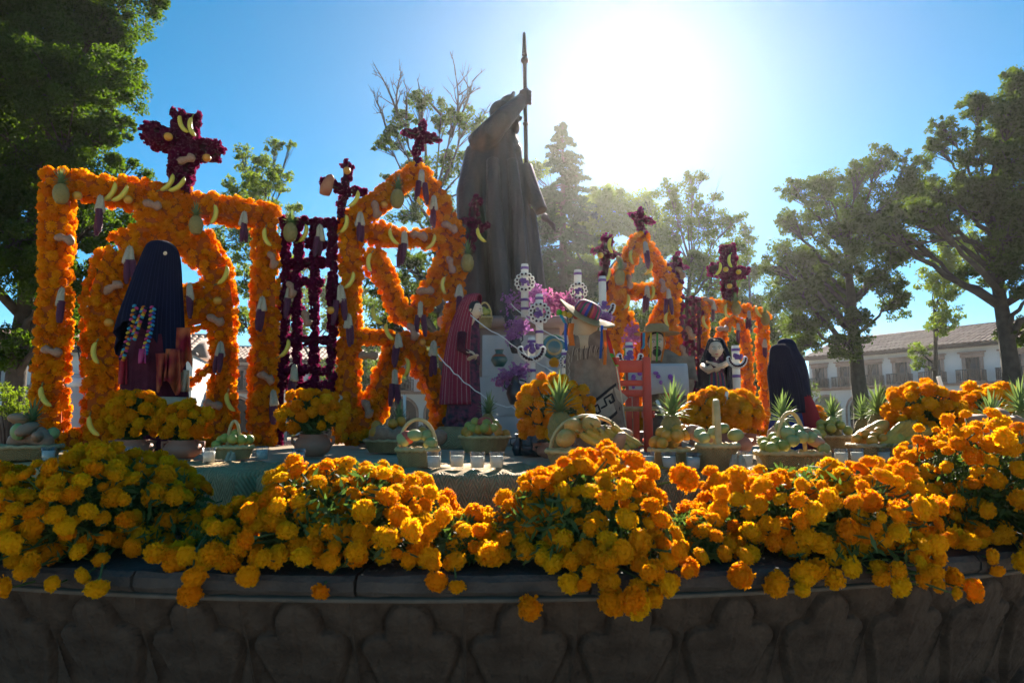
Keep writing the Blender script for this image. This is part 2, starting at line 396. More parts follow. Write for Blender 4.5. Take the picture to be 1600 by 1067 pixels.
for k in range(NC):
    o = obj('coping_stone', cop[(k * 3) % 5], basin); o.rotation_euler = (0, 0, t0_ + 0.035 + 2 * math.pi * k / NC)
m = MB(); m.lathe([(BR - 0.40, 0.0), (BR - 0.40, 0.40), (BR - 0.33, 0.45), (BR - 0.33, 0.53), (BR - 0.37, 0.56), (BR - 0.34, 0.7), (BR - 0.16, 1.13), (BR - 0.02, 1.13), (BR - 0.02, 1.14), (BR - 0.6, 1.145), (BR - 0.62, 1.1)], n=128)
m.build('basin_wall', 'mortar', basin)
m = MB(); m.lathe([(BR - 0.63, 1.02), (0.02, 1.02)], n=64); m.build('basin_floor', 'coping', basin)

# ------------------------------------------------------------------ deck and mat covered blocks
DECK = 1.375
deck = thing('wooden_stage', 'low round stage floor built over the fountain, carrying the altar', 'stage', (BC.x, BC.y, 0))
m = MB(); m.lathe([(3.70, 1.03), (3.72, DECK - 0.01), (3.70, DECK), (0.02, DECK)], n=96); m.build('stage_floor', 'deck', deck)
m = MB()
for (px, Y, w, d) in ((1130, 9.0, 3.4, 2.2),):
    c = XZ(px, Y, DECK); m.box((c.x - BC.x, c.y - BC.y, 0.68), (w, d, 1.36))
m.build('stage_wing', 'deck', deck)

def mat_block(px0, px1, Yf, label, dep=0.62, h=0.215):
    a = XZ(px0, Yf, DECK + 0.01); b = XZ(px1, Yf, DECK + 0.01)
    cx = (a.x + b.x) / 2; ang = math.asin((cx - BC.x) / 4.2); w = (b - a).length / max(0.6, math.cos(ang))
    rad = 4.0
    mb = MB(); L_ = [(-0.02 + 0.02, 0)]
    prof = [(0.0, 0.0), (0.004, h * 0.5), (0.0, h - 0.03), (0.012, h - 0.01), (0.035, h), (dep * 0.5, h + 0.004), (dep, h), (dep + 0.02, h - 0.03), (dep + 0.02, 0)]
    nx = 22; vs_ = []; uv = []
    acc = [0]
    for i in range(1, len(prof)): acc.append(acc[-1] + math.dist(prof[i], prof[i - 1]))
    for i in range(nx + 1):
        x = -w / 2 + w * i / nx
        for j, (y, z) in enumerate(prof):
            k = 0.006 * math.sin(i * 1.3 + j) + U(-0.003, 0.003); e = 0.012 if i in (0, nx) else 0
            vs_.append((x, y + k * (0 if j in (0, 8) else 1), z + (k if 1 < j < 7 else 0) - e * (j in (3, 4, 5, 6)))); uv.append((x / 0.62, acc[j] / 0.62))
    k = len(prof)
    fs = [[i * k + j, (i + 1) * k + j, (i + 1) * k + j + 1, i * k + j + 1] for i in range(nx) for j in range(k - 1)]
    fs += [list(range(k)), list(range(nx * k + k - 1, nx * k - 1, -1))]
    mb.add(vs_, fs, 0, uv)
    o = mb.build('mat_covered_block', 'petate', None, (cx, BC.y - math.sqrt(max(0.1, rad ** 2 - (cx - BC.x) ** 2)), DECK - h + 0.005)); o.rotation_euler = (0, 0, ang)
    # stand on the basin floor
    m2 = MB(); m2.box((0, dep / 2, -0.07), (w - 0.06, dep - 0.06, 0.17)); m2.build('plinth', 'deck', o)
    return tag(o, label, 'seat block', 'blocks wrapped in woven palm mats')
for a in ((-190, 160, 3.4, 'block wrapped in woven palm mat under the flat fruit basket, leftmost'),
          (163, 398, 3.1, 'block wrapped in woven palm mat before the woman in navy shawl'),
          (404, 600, 2.9, 'block wrapped in woven palm mat hidden behind the second heap of marigolds'),
          (606, 836, 2.8, 'sunlit block wrapped in woven palm mat carrying the small handled basket'),
          (842, 1030, 2.8, 'block wrapped in woven palm mat behind the middle heap of marigolds'),
          (1036, 1150, 2.9, 'narrow block in woven palm mat beneath the bound corn cobs'),
          (1157, 1365, 3.0, 'block wrapped in woven palm mat under the chayote basket'),
          (1372, 1600, 3.15, 'block wrapped in woven palm mat in front of the rectangular banana basket')):
    mat_block(*a)

# ------------------------------------------------------------------ buildings
def arcade_building(name, label, A, B, eave, band, bays, windows, roof_rise, depth=9.0, end_wall=True, arch=True):
    """A, B: ground ends of the facade seen from the plaza, A to the viewer's left"""
    A = Vector((A[0], A[1], 0)); B = Vector((B[0], B[1], 0)); W = (B - A).length; ang = math.atan2(B.y - A.y, B.x - A.x)
    t = thing(name, label, 'building', A, ang)
    # local x along the facade, +y into the building
    m = MB(); m.box((W / 2, 0.25, (band + eave) / 2), (W, 0.5, eave - band)); m.box((W / 2, depth, eave / 2), (W, 0.4, eave))
    for x in (0.2, W - 0.2): m.box((x, depth / 2 + 0.3, eave / 2), (0.4, depth - 0.7, eave - 0.004))
    bw = W / bays; pier = 0.32; ztop = band - 0.004; spring = band * 0.55; rise = min((bw - 2 * pier) / 2, band - spring - 0.35)
    for b_ in range(bays):
        x0, x1 = b_ * bw, (b_ + 1) * bw; n = 14; top = []; pts = []
        for i in range(n + 1):
            a = math.pi * i / n; pts.append((x0 + bw / 2 - math.cos(a) * (bw / 2 - pier), spring + math.sin(a) * rise))
        for y, fl in ((0.0, False), (0.5, True)):
            vs_ = [(p[0], y, p[1]) for p in pts] + [(p[0], y, ztop) for p in pts]
            fs = [[i, i + 1, n + 2 + i, n + 1 + i] for i in range(n)]
            m.add(vs_, [f[::-1] for f in fs] if fl else fs)
        m.add([(p[0], 0, p[1]) for p in pts] + [(p[0], 0.5, p[1]) for p in pts], [[i + 1, i, n + 1 + i, n + 2 + i] for i in range(n)])
        for xx in (x0 + pier / 2, x1 - pier / 2): m.box((xx, 0.25, ztop / 2), (pier, 0.5, ztop))
    w_ = m.build('wall', 'plaster', t, smooth=False)
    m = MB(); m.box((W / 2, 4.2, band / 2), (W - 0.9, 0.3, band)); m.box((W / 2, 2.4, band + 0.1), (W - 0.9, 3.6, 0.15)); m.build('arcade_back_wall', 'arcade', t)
    for b_ in range(bays):                                  # stone rings round the arches
        x0 = b_ * bw; n = 14; m = MB(); pts = [(x0 + bw / 2 - math.cos(math.pi * i / n) * (bw / 2 - pier), spring + math.sin(math.pi * i / n) * rise) for i in range(n + 1)]
        pts = [(pts[0][0], 0.0)] + pts + [(pts[-1][0], 0.0)]
        m.tube([(p[0], -0.03, p[1]) for p in pts], 0.12, 4); m.build('arch', 'cantera', t)
        for dx in (0.5,):
            mm = MB(); mm.box((x0 + bw * dx, 4.0, band * 0.3), (1.1, 0.12, band * 0.6)); mm.build('shop_door', 'dark_wood', t)
    m = MB(); m.box((W / 2, -0.06, band + 0.05), (W + 0.1, 0.3, 0.22)); m.build('string_course', 'cantera', t)
    m = MB(); m.box((W / 2, -0.35, eave + 0.06), (W + 0.6, 1.1, 0.14)); m.build('eaves', 'dark_wood', t)
    for x in windows:
        wz0 = band + 0.25; wz1 = band + (eave - band) * 0.72
        f = MB(); hw = 0.55
        f.box((x - hw - 0.13, -0.05, (wz0 + wz1) / 2), (0.26, 0.16, wz1 - wz0)); f.box((x + hw + 0.13, -0.05, (wz0 + wz1) / 2), (0.26, 0.16, wz1 - wz0))
        f.box((x, -0.07, wz1 + 0.18), (2 * hw + 0.7, 0.22, 0.36)); f.box((x, -0.12, wz1 + 0.42), (2 * hw + 1.0, 0.36, 0.12))
        wn_ = f.build('window', 'cantera', t)
        p = MB(); p.box((x, -0.012, (wz0 + wz1) / 2), (2 * hw, 0.02, wz1 - wz0 - 0.004)); p.build('pane', 'dark_glass', wn_)
        for sx in (-1, 1):
            p = MB(); p.box((x + sx * hw * 0.5, -0.035, (wz0 + wz1) / 2), (0.08, 0.03, wz1 - wz0 - 0.01)); p.build('sash', 'dark_wood', wn_)
        b2 = MB(); b2.box((x, -0.45, wz0 - 0.06), (2 * hw + 1.0, 0.7, 0.12)); bb = b2.build('balcony', 'cantera', t)
        r = MB()
        for i in range(13): r.box((x - hw - 0.45 + i * (2 * hw + 0.9) / 12, -0.76, wz0 + 0.46), (0.045, 0.045, 0.9))
        for sx in (-1, 1):
            for i in range(4): r.box((x + sx * (hw + 0.45), -0.62 + i * 0.16, wz0 + 0.46), (0.045, 0.045, 0.9))
        r.box((x, -0.76, wz0 + 0.93), (2 * hw + 1.0, 0.08, 0.06)); r.box((x, -0.76, wz0 + 0.1), (2 * hw + 0.96, 0.05, 0.05)); r.build('railing', 'iron', bb)
    # tiled roof: real barrel tile ridges, one part
    nt = int(W / 0.42); V = []; F = []; ys = np.linspace(-0.95, depth / 2 + 0.2, 7); z0 = eave + 0.16
    prof = [(-0.21, 0.0), (-0.12, 0.10), (0.0, 0.14), (0.12, 0.10), (0.21, 0.0)]
    for side in (0, 1):
        for i in range(nt):
            x = (i + 0.5) * W / nt
            for j in range(6):
                yy0, yy1 = ys[j], ys[j + 1] + 0.12; o = len(V); jz = U(0, 0.03)
                for (yy, up) in ((yy0, 0.05), (yy1, 0.0)):
                    zz = z0 + roof_rise * (yy + 0.95) / (depth / 2 + 1.15)
                    y_ = yy if side == 0 else depth + 0.4 - yy
                    V += [(x + a, y_, zz + b_ + up + jz) for a, b_ in prof]
                F += [[o + q, o + q + 1, o + 6 + q, o + 5 + q] for q in range(4)]
    rf = obj('roof', np_mesh('roof', np.array(V), np.array(F), 'tile', smooth=True), t)
    m = MB()
    m.add([(-0.3, -0.95, z0), (W + 0.3, -0.95, z0), (W + 0.3, depth / 2 + 0.2, z0 + roof_rise), (-0.3, depth / 2 + 0.2, z0 + roof_rise), (-0.3, depth + 1.35, z0), (W + 0.3, depth + 1.35, z0)],
          [[0, 1, 2, 3], [3, 2, 5, 4], [0, 3, 4], [1, 5, 2], [0, 4, 5, 1]]); m.build('roof_deck', 'tile', rf)
    m = MB(); m.tube([(-0.3, depth / 2 + 0.2, z0 + roof_rise + 0.06), (W + 0.3, depth / 2 + 0.2, z0 + roof_rise + 0.06)], 0.17, 6); m.build('ridge', 'tile', rf)
    return t
def facade_x(A, B, px):                       # distance along a facade of the point seen at column px (eye level)
    d = ray(px, 655); A_ = Vector(A); D = Vector(B) - A_; k = d.x / d.y
    s = (k * A_.y - A_.x) / (D.x - k * D.y); return s * D.length
Ar, Br = (30.5, 70.0), (47.0, 42.0)
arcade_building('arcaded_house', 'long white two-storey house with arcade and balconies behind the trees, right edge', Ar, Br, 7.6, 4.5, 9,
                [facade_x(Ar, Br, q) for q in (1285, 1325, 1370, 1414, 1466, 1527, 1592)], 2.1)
Al, Bl = (-26.0, 60.0), (-1.0, 62.0)
arcade_building('arcaded_house', 'white arcaded house seen through the marigold gable frame and purple lattice', Al, Bl, 6.6, 3.9, 7,
                [1.8, 5.4, 9.0, 12.6, 16.2, 19.8, 23.2], 1.6)
Ac, Bc_ = (-52.0, 40.0), (-22.5, 48.0)
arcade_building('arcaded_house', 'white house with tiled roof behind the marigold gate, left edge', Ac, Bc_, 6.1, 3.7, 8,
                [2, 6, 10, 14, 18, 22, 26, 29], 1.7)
As, Bs = (22.0, 78.0), (32.0, 76.0)
arcade_building('arcaded_house', 'short white house at the far end of the arcaded row', As, Bs, 8.4, 4.6, 3, [1.6, 5.0, 8.4], 1.8)

# ------------------------------------------------------------------ trees
def leaf_cloud(cl, lsize, seed, flat=0.0):
    """cl: list of (centre, radius, count)"""
    rg = np.random.default_rng(seed); Vs = []
    for c, r, n in cl:
        p = rg.normal(0, 1, (n, 3)); p /= np.linalg.norm(p, axis=1)[:, None]
        p *= (rg.random((n, 1)) ** 0.45) * r; p[:, 2] *= 0.8; p += np.array(c)
        a = rg.normal(0, 1, (n, 3)); a[:, 2] -= 0.25; a /= np.linalg.norm(a, axis=1)[:, None]
        b = np.cross(a, rg.normal(0, 1, (n, 3))); b /= np.linalg.norm(b, axis=1)[:, None]
        l = lsize * rg.uniform(0.65, 1.3, (n, 1)); w = l * rg.uniform(0.38, 0.6, (n, 1))
        q = np.stack([p - a * l / 2, p + b * w / 2 + a * l * 0.05, p + a * l / 2, p - b * w / 2 + a * l * 0.05], 1)
        Vs.append(q.reshape(-1, 3))
    V = np.concatenate(Vs); F = np.arange(len(V)).reshape(-1, 4)
    return V, F
def bez(a, b, c, n=7):
    a, b, c = Vector(a), Vector(b), Vector(c)
    return [a * (1 - t) ** 2 + b * 2 * t * (1 - t) + c * t * t for t in [i / n for i in range(n + 1)]]
def tree(name, label, pxb, Y, lobes, leaf, lpx=7.0, k=0.75, trunk_r=0.35, fork=3.0, sub=16, lean=0.0, bare=(), top=None, dy=1.0, ksub=0.30, group='trees round the plaza'):
    rg = random.Random(int(pxb * 7 + Y * 31)); base = XZ(pxb, Y, 0.0); base.z = 0
    t = thing(name, label, 'tree', base, 0, group)
    cs = []
    for (x, y, r) in lobes:
        c = P(x, y, Y); rr = pix(r * 1.16, Y); c.y += rg.uniform(-1, 1) * dy * min(2.5, rr * 1.6); cs.append((c - base, rr))
    tz = top if top is not None else max(fork + 1.0, 0.72 * max(c.z for c, _ in cs)); tx = sum(c.x for c, _ in cs) / len(cs)
    tr = MB(); tp = []
    for i in range(9):
        s_ = i / 8; tp.append(Vector((tx * 0.75 * s_ ** 1.6 + lean * math.sin(3.1 * s_) + rg.uniform(-0.04, 0.04) * trunk_r * 3, rg.uniform(-0.1, 0.1) * s_, tz * s_)))
    trunk_r *= 0.8; rad = [trunk_r * (1.45 if i == 0 else 1.12 - 0.85 * (i / 8) ** 1.1) for i in range(9)]
    tr.tube(tp, rad, 10)
    def at_h(z):
        z = max(0.0, min(z, tz)); f = z / tz * 8; i = min(7, int(f)); return tp[i].lerp(tp[i + 1], f - i), rad[i] + (rad[i + 1] - rad[i]) * (f - i)
    cl = []
    for (c, rr) in cs:
        hd = math.hypot(c.x - tp[4].x, c.y); z0 = max(fork * rg.uniform(0.85, 1.2), min(tz * 0.96, c.z - 0.75 * hd - rr * 0.4))
        s0, r0 = at_h(z0); mid = s0.lerp(c, 0.5) + Vector((rg.uniform(-.15, .15) * hd, rg.uniform(-.1, .1) * hd, rg.uniform(-0.12, 0.22) * hd))
        pts = bez(s0, mid, c, 9); pts = [p + Vector((rg.uniform(-1, 1), rg.uniform(-1, 1), rg.uniform(-1, 1))) * 0.035 * max(0.6, hd) * (0 if i in (0, 9) else 1) for i, p in enumerate(pts)]
        rl = min(r0 * 0.7, 0.035 * hd + 0.04)
        tr.tube(pts, [rl * (1 - 0.8 * i / 9) for i in range(10)], 6)
        for _ in range(int(sub * 1.35)):
            d = Vector((rg.gauss(0, 1), rg.gauss(0, 1), rg.gauss(0, 1))).normalized() * rr * rg.uniform(0.35, 1.0); d.y *= dy; d.z *= 0.85
            e = c + d; n = max(5, int(0.8 * k * (rr / pix(1, Y)) ** 2 / sub * rg.uniform(0.5, 1.5)))
            cl.append((e, rr * ksub * 0.95 * rg.uniform(0.6, 1.4), int(n * 1.75)))
            st = pts[rg.choice((6, 7, 8, 9))]
            tr.tube(bez(st, st.lerp(e, 0.5) + Vector((0, 0, rg.uniform(-.1, .2) * rr)), e, 3), [rl * 0.3, rl * 0.24, rl * 0.16, rl * 0.07], 4, cap=False)
    for (x0, y0, x1, y1) in bare:              # leafless boughs and twigs
        a = P(x0, y0, Y) - base; b = P(x1, y1, Y) - base; L_ = (b - a).length
        pts = bez(a, a.lerp(b, 0.5) + Vector((rg.uniform(-.2, .2) * L_, rg.uniform(-.2, .2) * L_, rg.uniform(-.05, .1) * L_)), b, 6)
        tr.tube(pts, [0.045 * (1 - 0.8 * i / 6) + 0.006 for i in range(7)], 5)
        for _ in range(7):
            s_ = pts[rg.randrange(2, 7)]; d = (b - a).normalized() + Vector((rg.uniform(-1, 1), rg.uniform(-1, 1), rg.uniform(-.3, .9))); e = s_ + d.normalized() * L_ * rg.uniform(.2, .45)
            tr.tube(bez(s_, s_.lerp(e, .5) + Vector((rg.uniform(-.1, .1), 0, rg.uniform(-.05, .1))), e, 3), [0.02, 0.015, 0.011, 0.005], 4)
            for _ in range(2):
                e2 = e + Vector((rg.uniform(-1, 1), rg.uniform(-.5, .5), rg.uniform(-.2, 1))) * L_ * .14; tr.tube([s_.lerp(e, .7), e2], [0.009, 0.004], 3)
    tr.build('trunk', 'bark', t)
    V, F = leaf_cloud(cl, pix(lpx * .82, Y), int(pxb * 13 + Y) % 9973)
    obj('crown', np_mesh('crown', V, F, leaf), t)
    return t
tree('shade_tree', 'huge dark shade tree towering behind the marigold gate at the left edge', 5, 13.0,
     [(20, 50, 120), (110, 30, 70), (-120, 80, 190), (150, 20, 40), (75, 140, 110), (165, 120, 60), (200, 160, 50), (150, 180, 60), (60, 240, 110), (150, 245, 65), (205, 215, 32), (185, 262, 36), (-80, 280, 160),
      (30, 330, 85), (110, 330, 60), (150, 370, 45), (165, 420, 34), (60, 400, 75), (-40, 450, 100), (40, 470, 60), (120, 450, 50), (125, 510, 32), (30, 545, 42), (-150, 150, 180), (60, -60, 130), (160, -50, 70), (-60, -90, 150)],
     'leaf_dark', lpx=7.5, k=1.0, trunk_r=0.24, fork=2.6, sub=22, ksub=0.27)
tree('slender_tree', 'slender light green tree rising behind the marigold gate and thin purple cross', 400, 24.0,
     [(395, 262, 30), (440, 238, 17), (452, 225, 9), (378, 240, 16), (362, 300, 28), (430, 300, 36), (395, 340, 42), (455, 330, 22), (365, 372, 40), (420, 400, 40), (385, 440, 36), (372, 500, 30), (350, 280, 14), (450, 290, 20)],
     'leaf_mid', lpx=6, k=0.75, trunk_r=0.2, fork=3.2, sub=14)
tree('old_oak', 'old oak with bare twisting top boughs behind the marigold gable frame', 700, 20.0,
     [(652, 152, 17), (628, 182, 22), (662, 172, 18), (690, 175, 24), (600, 222, 18), (620, 215, 20), (732, 205, 24), (712, 190, 16), (704, 252, 30), (735, 245, 22), (640, 245, 20), (672, 292, 28), (610, 285, 12), (708, 315, 30), (730, 290, 22), (640, 330, 30),
      (690, 370, 42), (630, 410, 40), (700, 440, 40), (640, 470, 40), (600, 450, 30), (590, 500, 34), (660, 505, 36), (740, 390, 40)],
     'leaf_oak', lpx=7, k=0.62, trunk_r=0.32, fork=4.0, sub=12, ksub=0.34,
     bare=((625, 190, 595, 118), (625, 190, 628, 112), (612, 225, 590, 160), (700, 210, 738, 128), (705, 215, 712, 118), (715, 180, 745, 140), (740, 215, 757, 178), (690, 180, 655, 138), (635, 185, 636, 140)))
def conifer(label, px, Y, top, bottom, half, leaf):
    base = XZ(px, Y, 0); base.z = 0; t = thing('fir_tree', label, 'tree', base, 0, 'trees round the plaza')
    zt = P(px, top, Y).z; zb = P(px, bottom, Y).z; hw = pix(half, Y); rg = random.Random(3); tr = MB(); tr.tube([(0, 0, 0), (0, 0, zt * .5), (0.05, 0, zt)], [.32, .2, .02], 8); cl = []
    for i in range(280):
        s_ = rg.random() ** 0.8; z = zt + (zb - zt) * s_; rr = hw * (0.05 + 0.95 * s_ ** .62) * rg.uniform(.6, 1.15); a = rg.uniform(0, 6.283)
        e = Vector((math.cos(a) * rr, math.sin(a) * rr, z - 0.12 * rr)); s0 = Vector((0, 0, z + 0.15 * rr)); tr.tube([s0, s0.lerp(e, .5) + Vector((0, 0, .05 * rr)), e], [.05 * (.3 + s_), .03, .01], 4)
        for q in range(6):
            f = 0.25 + 0.75 * (q + 1) / 6; cl.append((s0.lerp(e, f), 0.10 + 0.12 * (1.2 - f) * (0.3 + s_) * 2, 24))
    tr.build('trunk', 'bark', t); V, F = leaf_cloud(cl, pix(5.5, Y), 77); obj('crown', np_mesh('crown', V, F, leaf), t)
conifer('tall pointed fir tree right beside the bronze statue and its staff', 882, 30.0, 192, 570, 98, 'leaf_fir')
tree('hazy_tree', 'broad hazy tree just right of the fir under the sun glare', 955, 36.0,
     [(965, 300, 34), (940, 300, 28), (1000, 320, 26), (1010, 370, 36), (930, 350, 48), (985, 345, 38), (945, 420, 60), (990, 420, 50), (900, 440, 50), (850, 350, 34), (850, 430, 45), (840, 520, 55), (900, 530, 60), (960, 520, 60), (1010, 500, 45), (835, 260, 26), (980, 590, 45), (870, 590, 45)],
     'leaf_mid', lpx=6.5, k=1.25, trunk_r=0.35, fork=4, sub=16)
tree('airy_tree', 'airy tree with pale branches between far gable frame and far gate', 1062, 28.0,
     [(1082, 285, 24), (1045, 300, 22), (1112, 312, 24), (1065, 335, 34), (1105, 355, 34), (1040, 370, 30), (1140, 350, 22), (1155, 385, 26), (1090, 410, 40), (1050, 430, 36), (1130, 430, 36), (1020, 340, 18), (1080, 480, 45), (1140, 490, 40), (1030, 500, 40), (1100, 540, 45), (1160, 555, 40)],
     'leaf_oak', lpx=6, k=0.75, trunk_r=0.26, fork=4.0, sub=13, ksub=0.33, bare=((1070, 500, 1120, 360), (1060, 480, 1020, 360), (1085, 440, 1075, 320)))
tree('dark_tree', 'small dark tree with pointed tip between far gate and big oak', 1175, 40.0,
     [(1166, 352, 8), (1165, 375, 18), (1175, 410, 34), (1195, 450, 40), (1160, 455, 34), (1200, 500, 44), (1160, 520, 44), (1215, 555, 40), (1180, 590, 44), (1140, 585, 40)],
     'leaf_oak', lpx=6, k=0.8, trunk_r=0.25, fork=3.5, sub=14)
tree('plaza_oak', 'big spreading oak with dark trunk before the arcaded house', 1352, 23.0,
     [(1238, 292, 22), (1265, 310, 28), (1290, 285, 22), (1255, 345, 30), (1225, 350, 18), (1300, 340, 38), (1392, 240, 28), (1365, 265, 26), (1350, 300, 36), (1415, 265, 22), (1400, 300, 40), (1335, 270, 18), (1440, 300, 26), (1320, 390, 46), (1375, 360, 44),
      (1250, 405, 38), (1215, 420, 24), (1285, 440, 40), (1235, 465, 32), (1340, 440, 34), (1285, 500, 30), (1310, 540, 28), (1270, 535, 26), (1390, 470, 30), (1375, 430, 34), (1330, 500, 26), (1300, 470, 34), (1260, 450, 30), (1345, 345, 40), (1295, 400, 40), (1400, 400, 34), (1250, 510, 26)],
     'leaf_oak', lpx=6.5, k=1.0, trunk_r=0.36, fork=4.2, sub=18, ksub=0.34)
tree('plaza_oak', 'tallest oak at the right edge, its long bough arching over the house', 1596, 17.0,
     [(1592, 125, 26), (1575, 150, 30), (1530, 165, 28), (1548, 195, 36), (1490, 185, 20), (1485, 215, 20), (1515, 235, 34), (1590, 215, 44), (1545, 270, 42), (1590, 290, 46), (1510, 285, 22), (1570, 345, 44), (1600, 390, 46), (1548, 380, 30), (1430, 330, 26), (1460, 325, 26), (1480, 350, 24), (1405, 355, 22), (1530, 330, 22), (1440, 372, 20), (1580, 460, 34), (1500, 310, 26), (1555, 310, 40), (1520, 300, 30), (1470, 300, 24), (1590, 340, 40), (1560, 425, 30), (1595, 520, 26), (1420, 345, 26), (1640, 180, 90), (1680, 320, 110), (1660, 460, 70)],
     'leaf_oak', lpx=7, k=1.1, trunk_r=0.30, fork=3.4, sub=20, ksub=0.33, bare=((1585, 440, 1480, 362), (1500, 372, 1395, 385)))
tree('young_tree', 'young bright green tree with thin trunk before the arcaded house', 1466, 31.0,
     [(1470, 385, 32), (1445, 405, 28), (1495, 405, 30), (1475, 430, 34), (1440, 445, 24), (1510, 440, 22), (1465, 470, 30), (1450, 510, 22), (1485, 500, 22), (1442, 545, 18), (1430, 572, 12)],
     'leaf_mid', lpx=6, k=0.72, trunk_r=0.2, fork=4.0, sub=14)
tree('far_tree', 'distant yellow-green tree behind the purple lattice', 480, 48.0, [(470, 420, 30), (500, 450, 34), (470, 480, 34), (520, 500, 30), (450, 520, 28), (550, 470, 28)], 'leaf_mid', lpx=6, k=0.7, trunk_r=0.3, fork=3, sub=12)
tree('far_tree', 'distant tree seen through the lower openings of the marigold gable frame', 620, 50.0, [(600, 470, 30), (640, 455, 30), (620, 500, 36), (670, 500, 34), (580, 530, 30), (650, 540, 30)], 'leaf_mid', lpx=6, k=0.75, trunk_r=0.3, fork=3, sub=12)
tree('far_tree', 'distant tree behind the two cloaked figures', 1240, 46.0, [(1230, 510, 26), (1215, 540, 24), (1255, 530, 22), (1240, 500, 20)], 'leaf_oak', lpx=6, k=0.8, trunk_r=0.25, fork=3, sub=12)
tree('far_tree', 'distant dark tree filling the gap behind statue and altar', 770, 44.0, [(760, 420, 50), (800, 470, 55), (740, 500, 50), (830, 540, 55), (780, 560, 50), (700, 540, 40)], 'leaf_oak', lpx=6.5, k=0.85, trunk_r=0.3, fork=3, sub=14)

for k, (x_, y_, w_) in enumerate(((832, 520, 'behind the altar flowers'), (905, 505, 'below the tall fir'), (985, 510, 'behind the far gable frame'), (1065, 515, 'behind the far purple strands'), (1135, 505, 'behind the far marigold gate'), (1190, 530, 'left of the cloaked figures'), (560, 560, 'low behind the near gable'))):
    tree('far_tree', 'distant dark bushy tree low ' + w_, x_, 54.0 + 2 * (k % 3), [(x_ + dx, y_ + dy_, r_) for dx, dy_, r_ in ((0, -10, 34), (-30, 20, 30), (28, 25, 32), (0, 50, 40), (-35, 75, 34), (36, 80, 34), (0, 105, 36))][:(7 if k < 6 else 4)], 'leaf_oak', lpx=6.5, k=0.9, trunk_r=0.3, fork=1.5, sub=13, ksub=.4)
def shrub(px, py, Y, r, label, leaf='leaf_mid', grp='shrubs in the plaza beds'):
    c = P(px, py, Y); t = thing('shrub', label, 'shrub', (c.x, c.y, 0.1), 0, grp); rr = pix(r, Y); m = MB(); cl = []
    for i in range(14):
        e = Vector((R.gauss(0, .5) * rr, R.gauss(0, .4) * rr, max(.15, c.z - .1 + R.gauss(0, .45) * rr))); m.tube(bez((0, 0, 0), (e.x * .3, e.y * .3, e.z * .7), e, 4), [.03, .025, .02, .014, .006], 4); cl.append((e, rr * .4, 70))
    m.build('stems', 'bark', t); V, F = leaf_cloud(cl, pix(6, Y), int(px)); obj('foliage', np_mesh('foliage', V, F, leaf), t)
shrub(25, 625, 9.5, 30, 'sunlit green shrub beside the outer post of the marigold gate')
shrub(1390, 625, 20.0, 20, 'small green shrub behind the pineapples near the oak trunk')
for k, (x0, x1, y) in enumerate(((-22, -3, 27), (4, 16, 28), (16, 32, 27))):
    n = 2600; V, F = leaf_cloud([(((x0 + (x1 - x0) * (i + .5) / 40)), y, 0.5) for i in range(0)] or [((x0 + (x1 - x0) * (i + .5) / 60, y + U(-.2, .2), 0.55), 0.55, 70) for i in range(60)], 0.13, 40 + k)
    o = obj('hedge', np_mesh('hedge', V, F, 'hedge'))
    tag(o, ('clipped hedge across the plaza behind the purple lattice', 'clipped hedge behind the far marigold gable frame', 'clipped hedge before the arcaded house at the right')[k], 'hedge', 'plaza hedges')

# ------------------------------------------------------------------ street lamp and kiosk
lp = thing('street_lamp', 'black iron street lantern on a post between gate post and arch', 'lamp', (XZ(118, 9.0, 0).x, 9.0, 0))
zt = P(118, 545, 9.0).z
m = MB(); m.lathe([(.12, 0), (.12, .15), (.07, .25), (.05, .6), (.04, zt - .42), (.07, zt - .38), (.03, zt - .32)], n=12); m.build('post', 'iron', lp)
m = MB(); m.lathe([(.07, zt - .31), (.14, zt - .02), (.15, zt)], n=6); m.build('lantern_glass', 'glass', lp)
m = MB(); m.lathe([(.17, zt), (.16, zt + .03), (.06, zt + .12), (.03, zt + .16), (.015, zt + .22)], n=6)
for i in range(6):
    a = i * math.pi / 3; m.tube([(.072 * math.cos(a), .072 * math.sin(a), zt - .31), (.152 * math.cos(a), .152 * math.sin(a), zt)], .009, 4)
m.build('lantern_cap', 'iron', lp)
kb = XZ(112, 8.0, 0); kio = thing('white_cabinet', 'plain pale cabinet standing behind the marigold gate', 'cabinet', (kb.x, 8.0, 0))
m = MB(); zc = P(112, 585, 8.0).z; m.box((0, 0, zc / 2), (.26, .3, zc), bev=.03); m.build('body', 'white_cloth', kio)
m = MB(); m.box((0, -.155, zc - .1), (.2, .02, .1)); m.build('door', 'plaster', kio)

# ------------------------------------------------------------------ haze volume added to give the lens veil of glare near the sun
hz = MB(); hz.box((0, 45, 9.5), (240, 190, 21))
hm = bpy.data.materials.new('haze'); hm.use_nodes = True; hn = hm.node_tree; hn.nodes.clear()
ho = hn.nodes.new('ShaderNodeOutputMaterial'); pv = hn.nodes.new('ShaderNodeVolumePrincipled')
pv.inputs['Color'].default_value = (0.95, 0.95, 0.97, 1); pv.inputs['Density'].default_value = 0.00045; pv.inputs['Anisotropy'].default_value = 0.78
hn.links.new(pv.outputs[0], ho.inputs['Volume'])
ho_ = hz.build('haze', hm, smooth=False); tag(ho_, 'thin haze added over the plaza for the veil of glare near the sun', 'haze', kind='stuff')

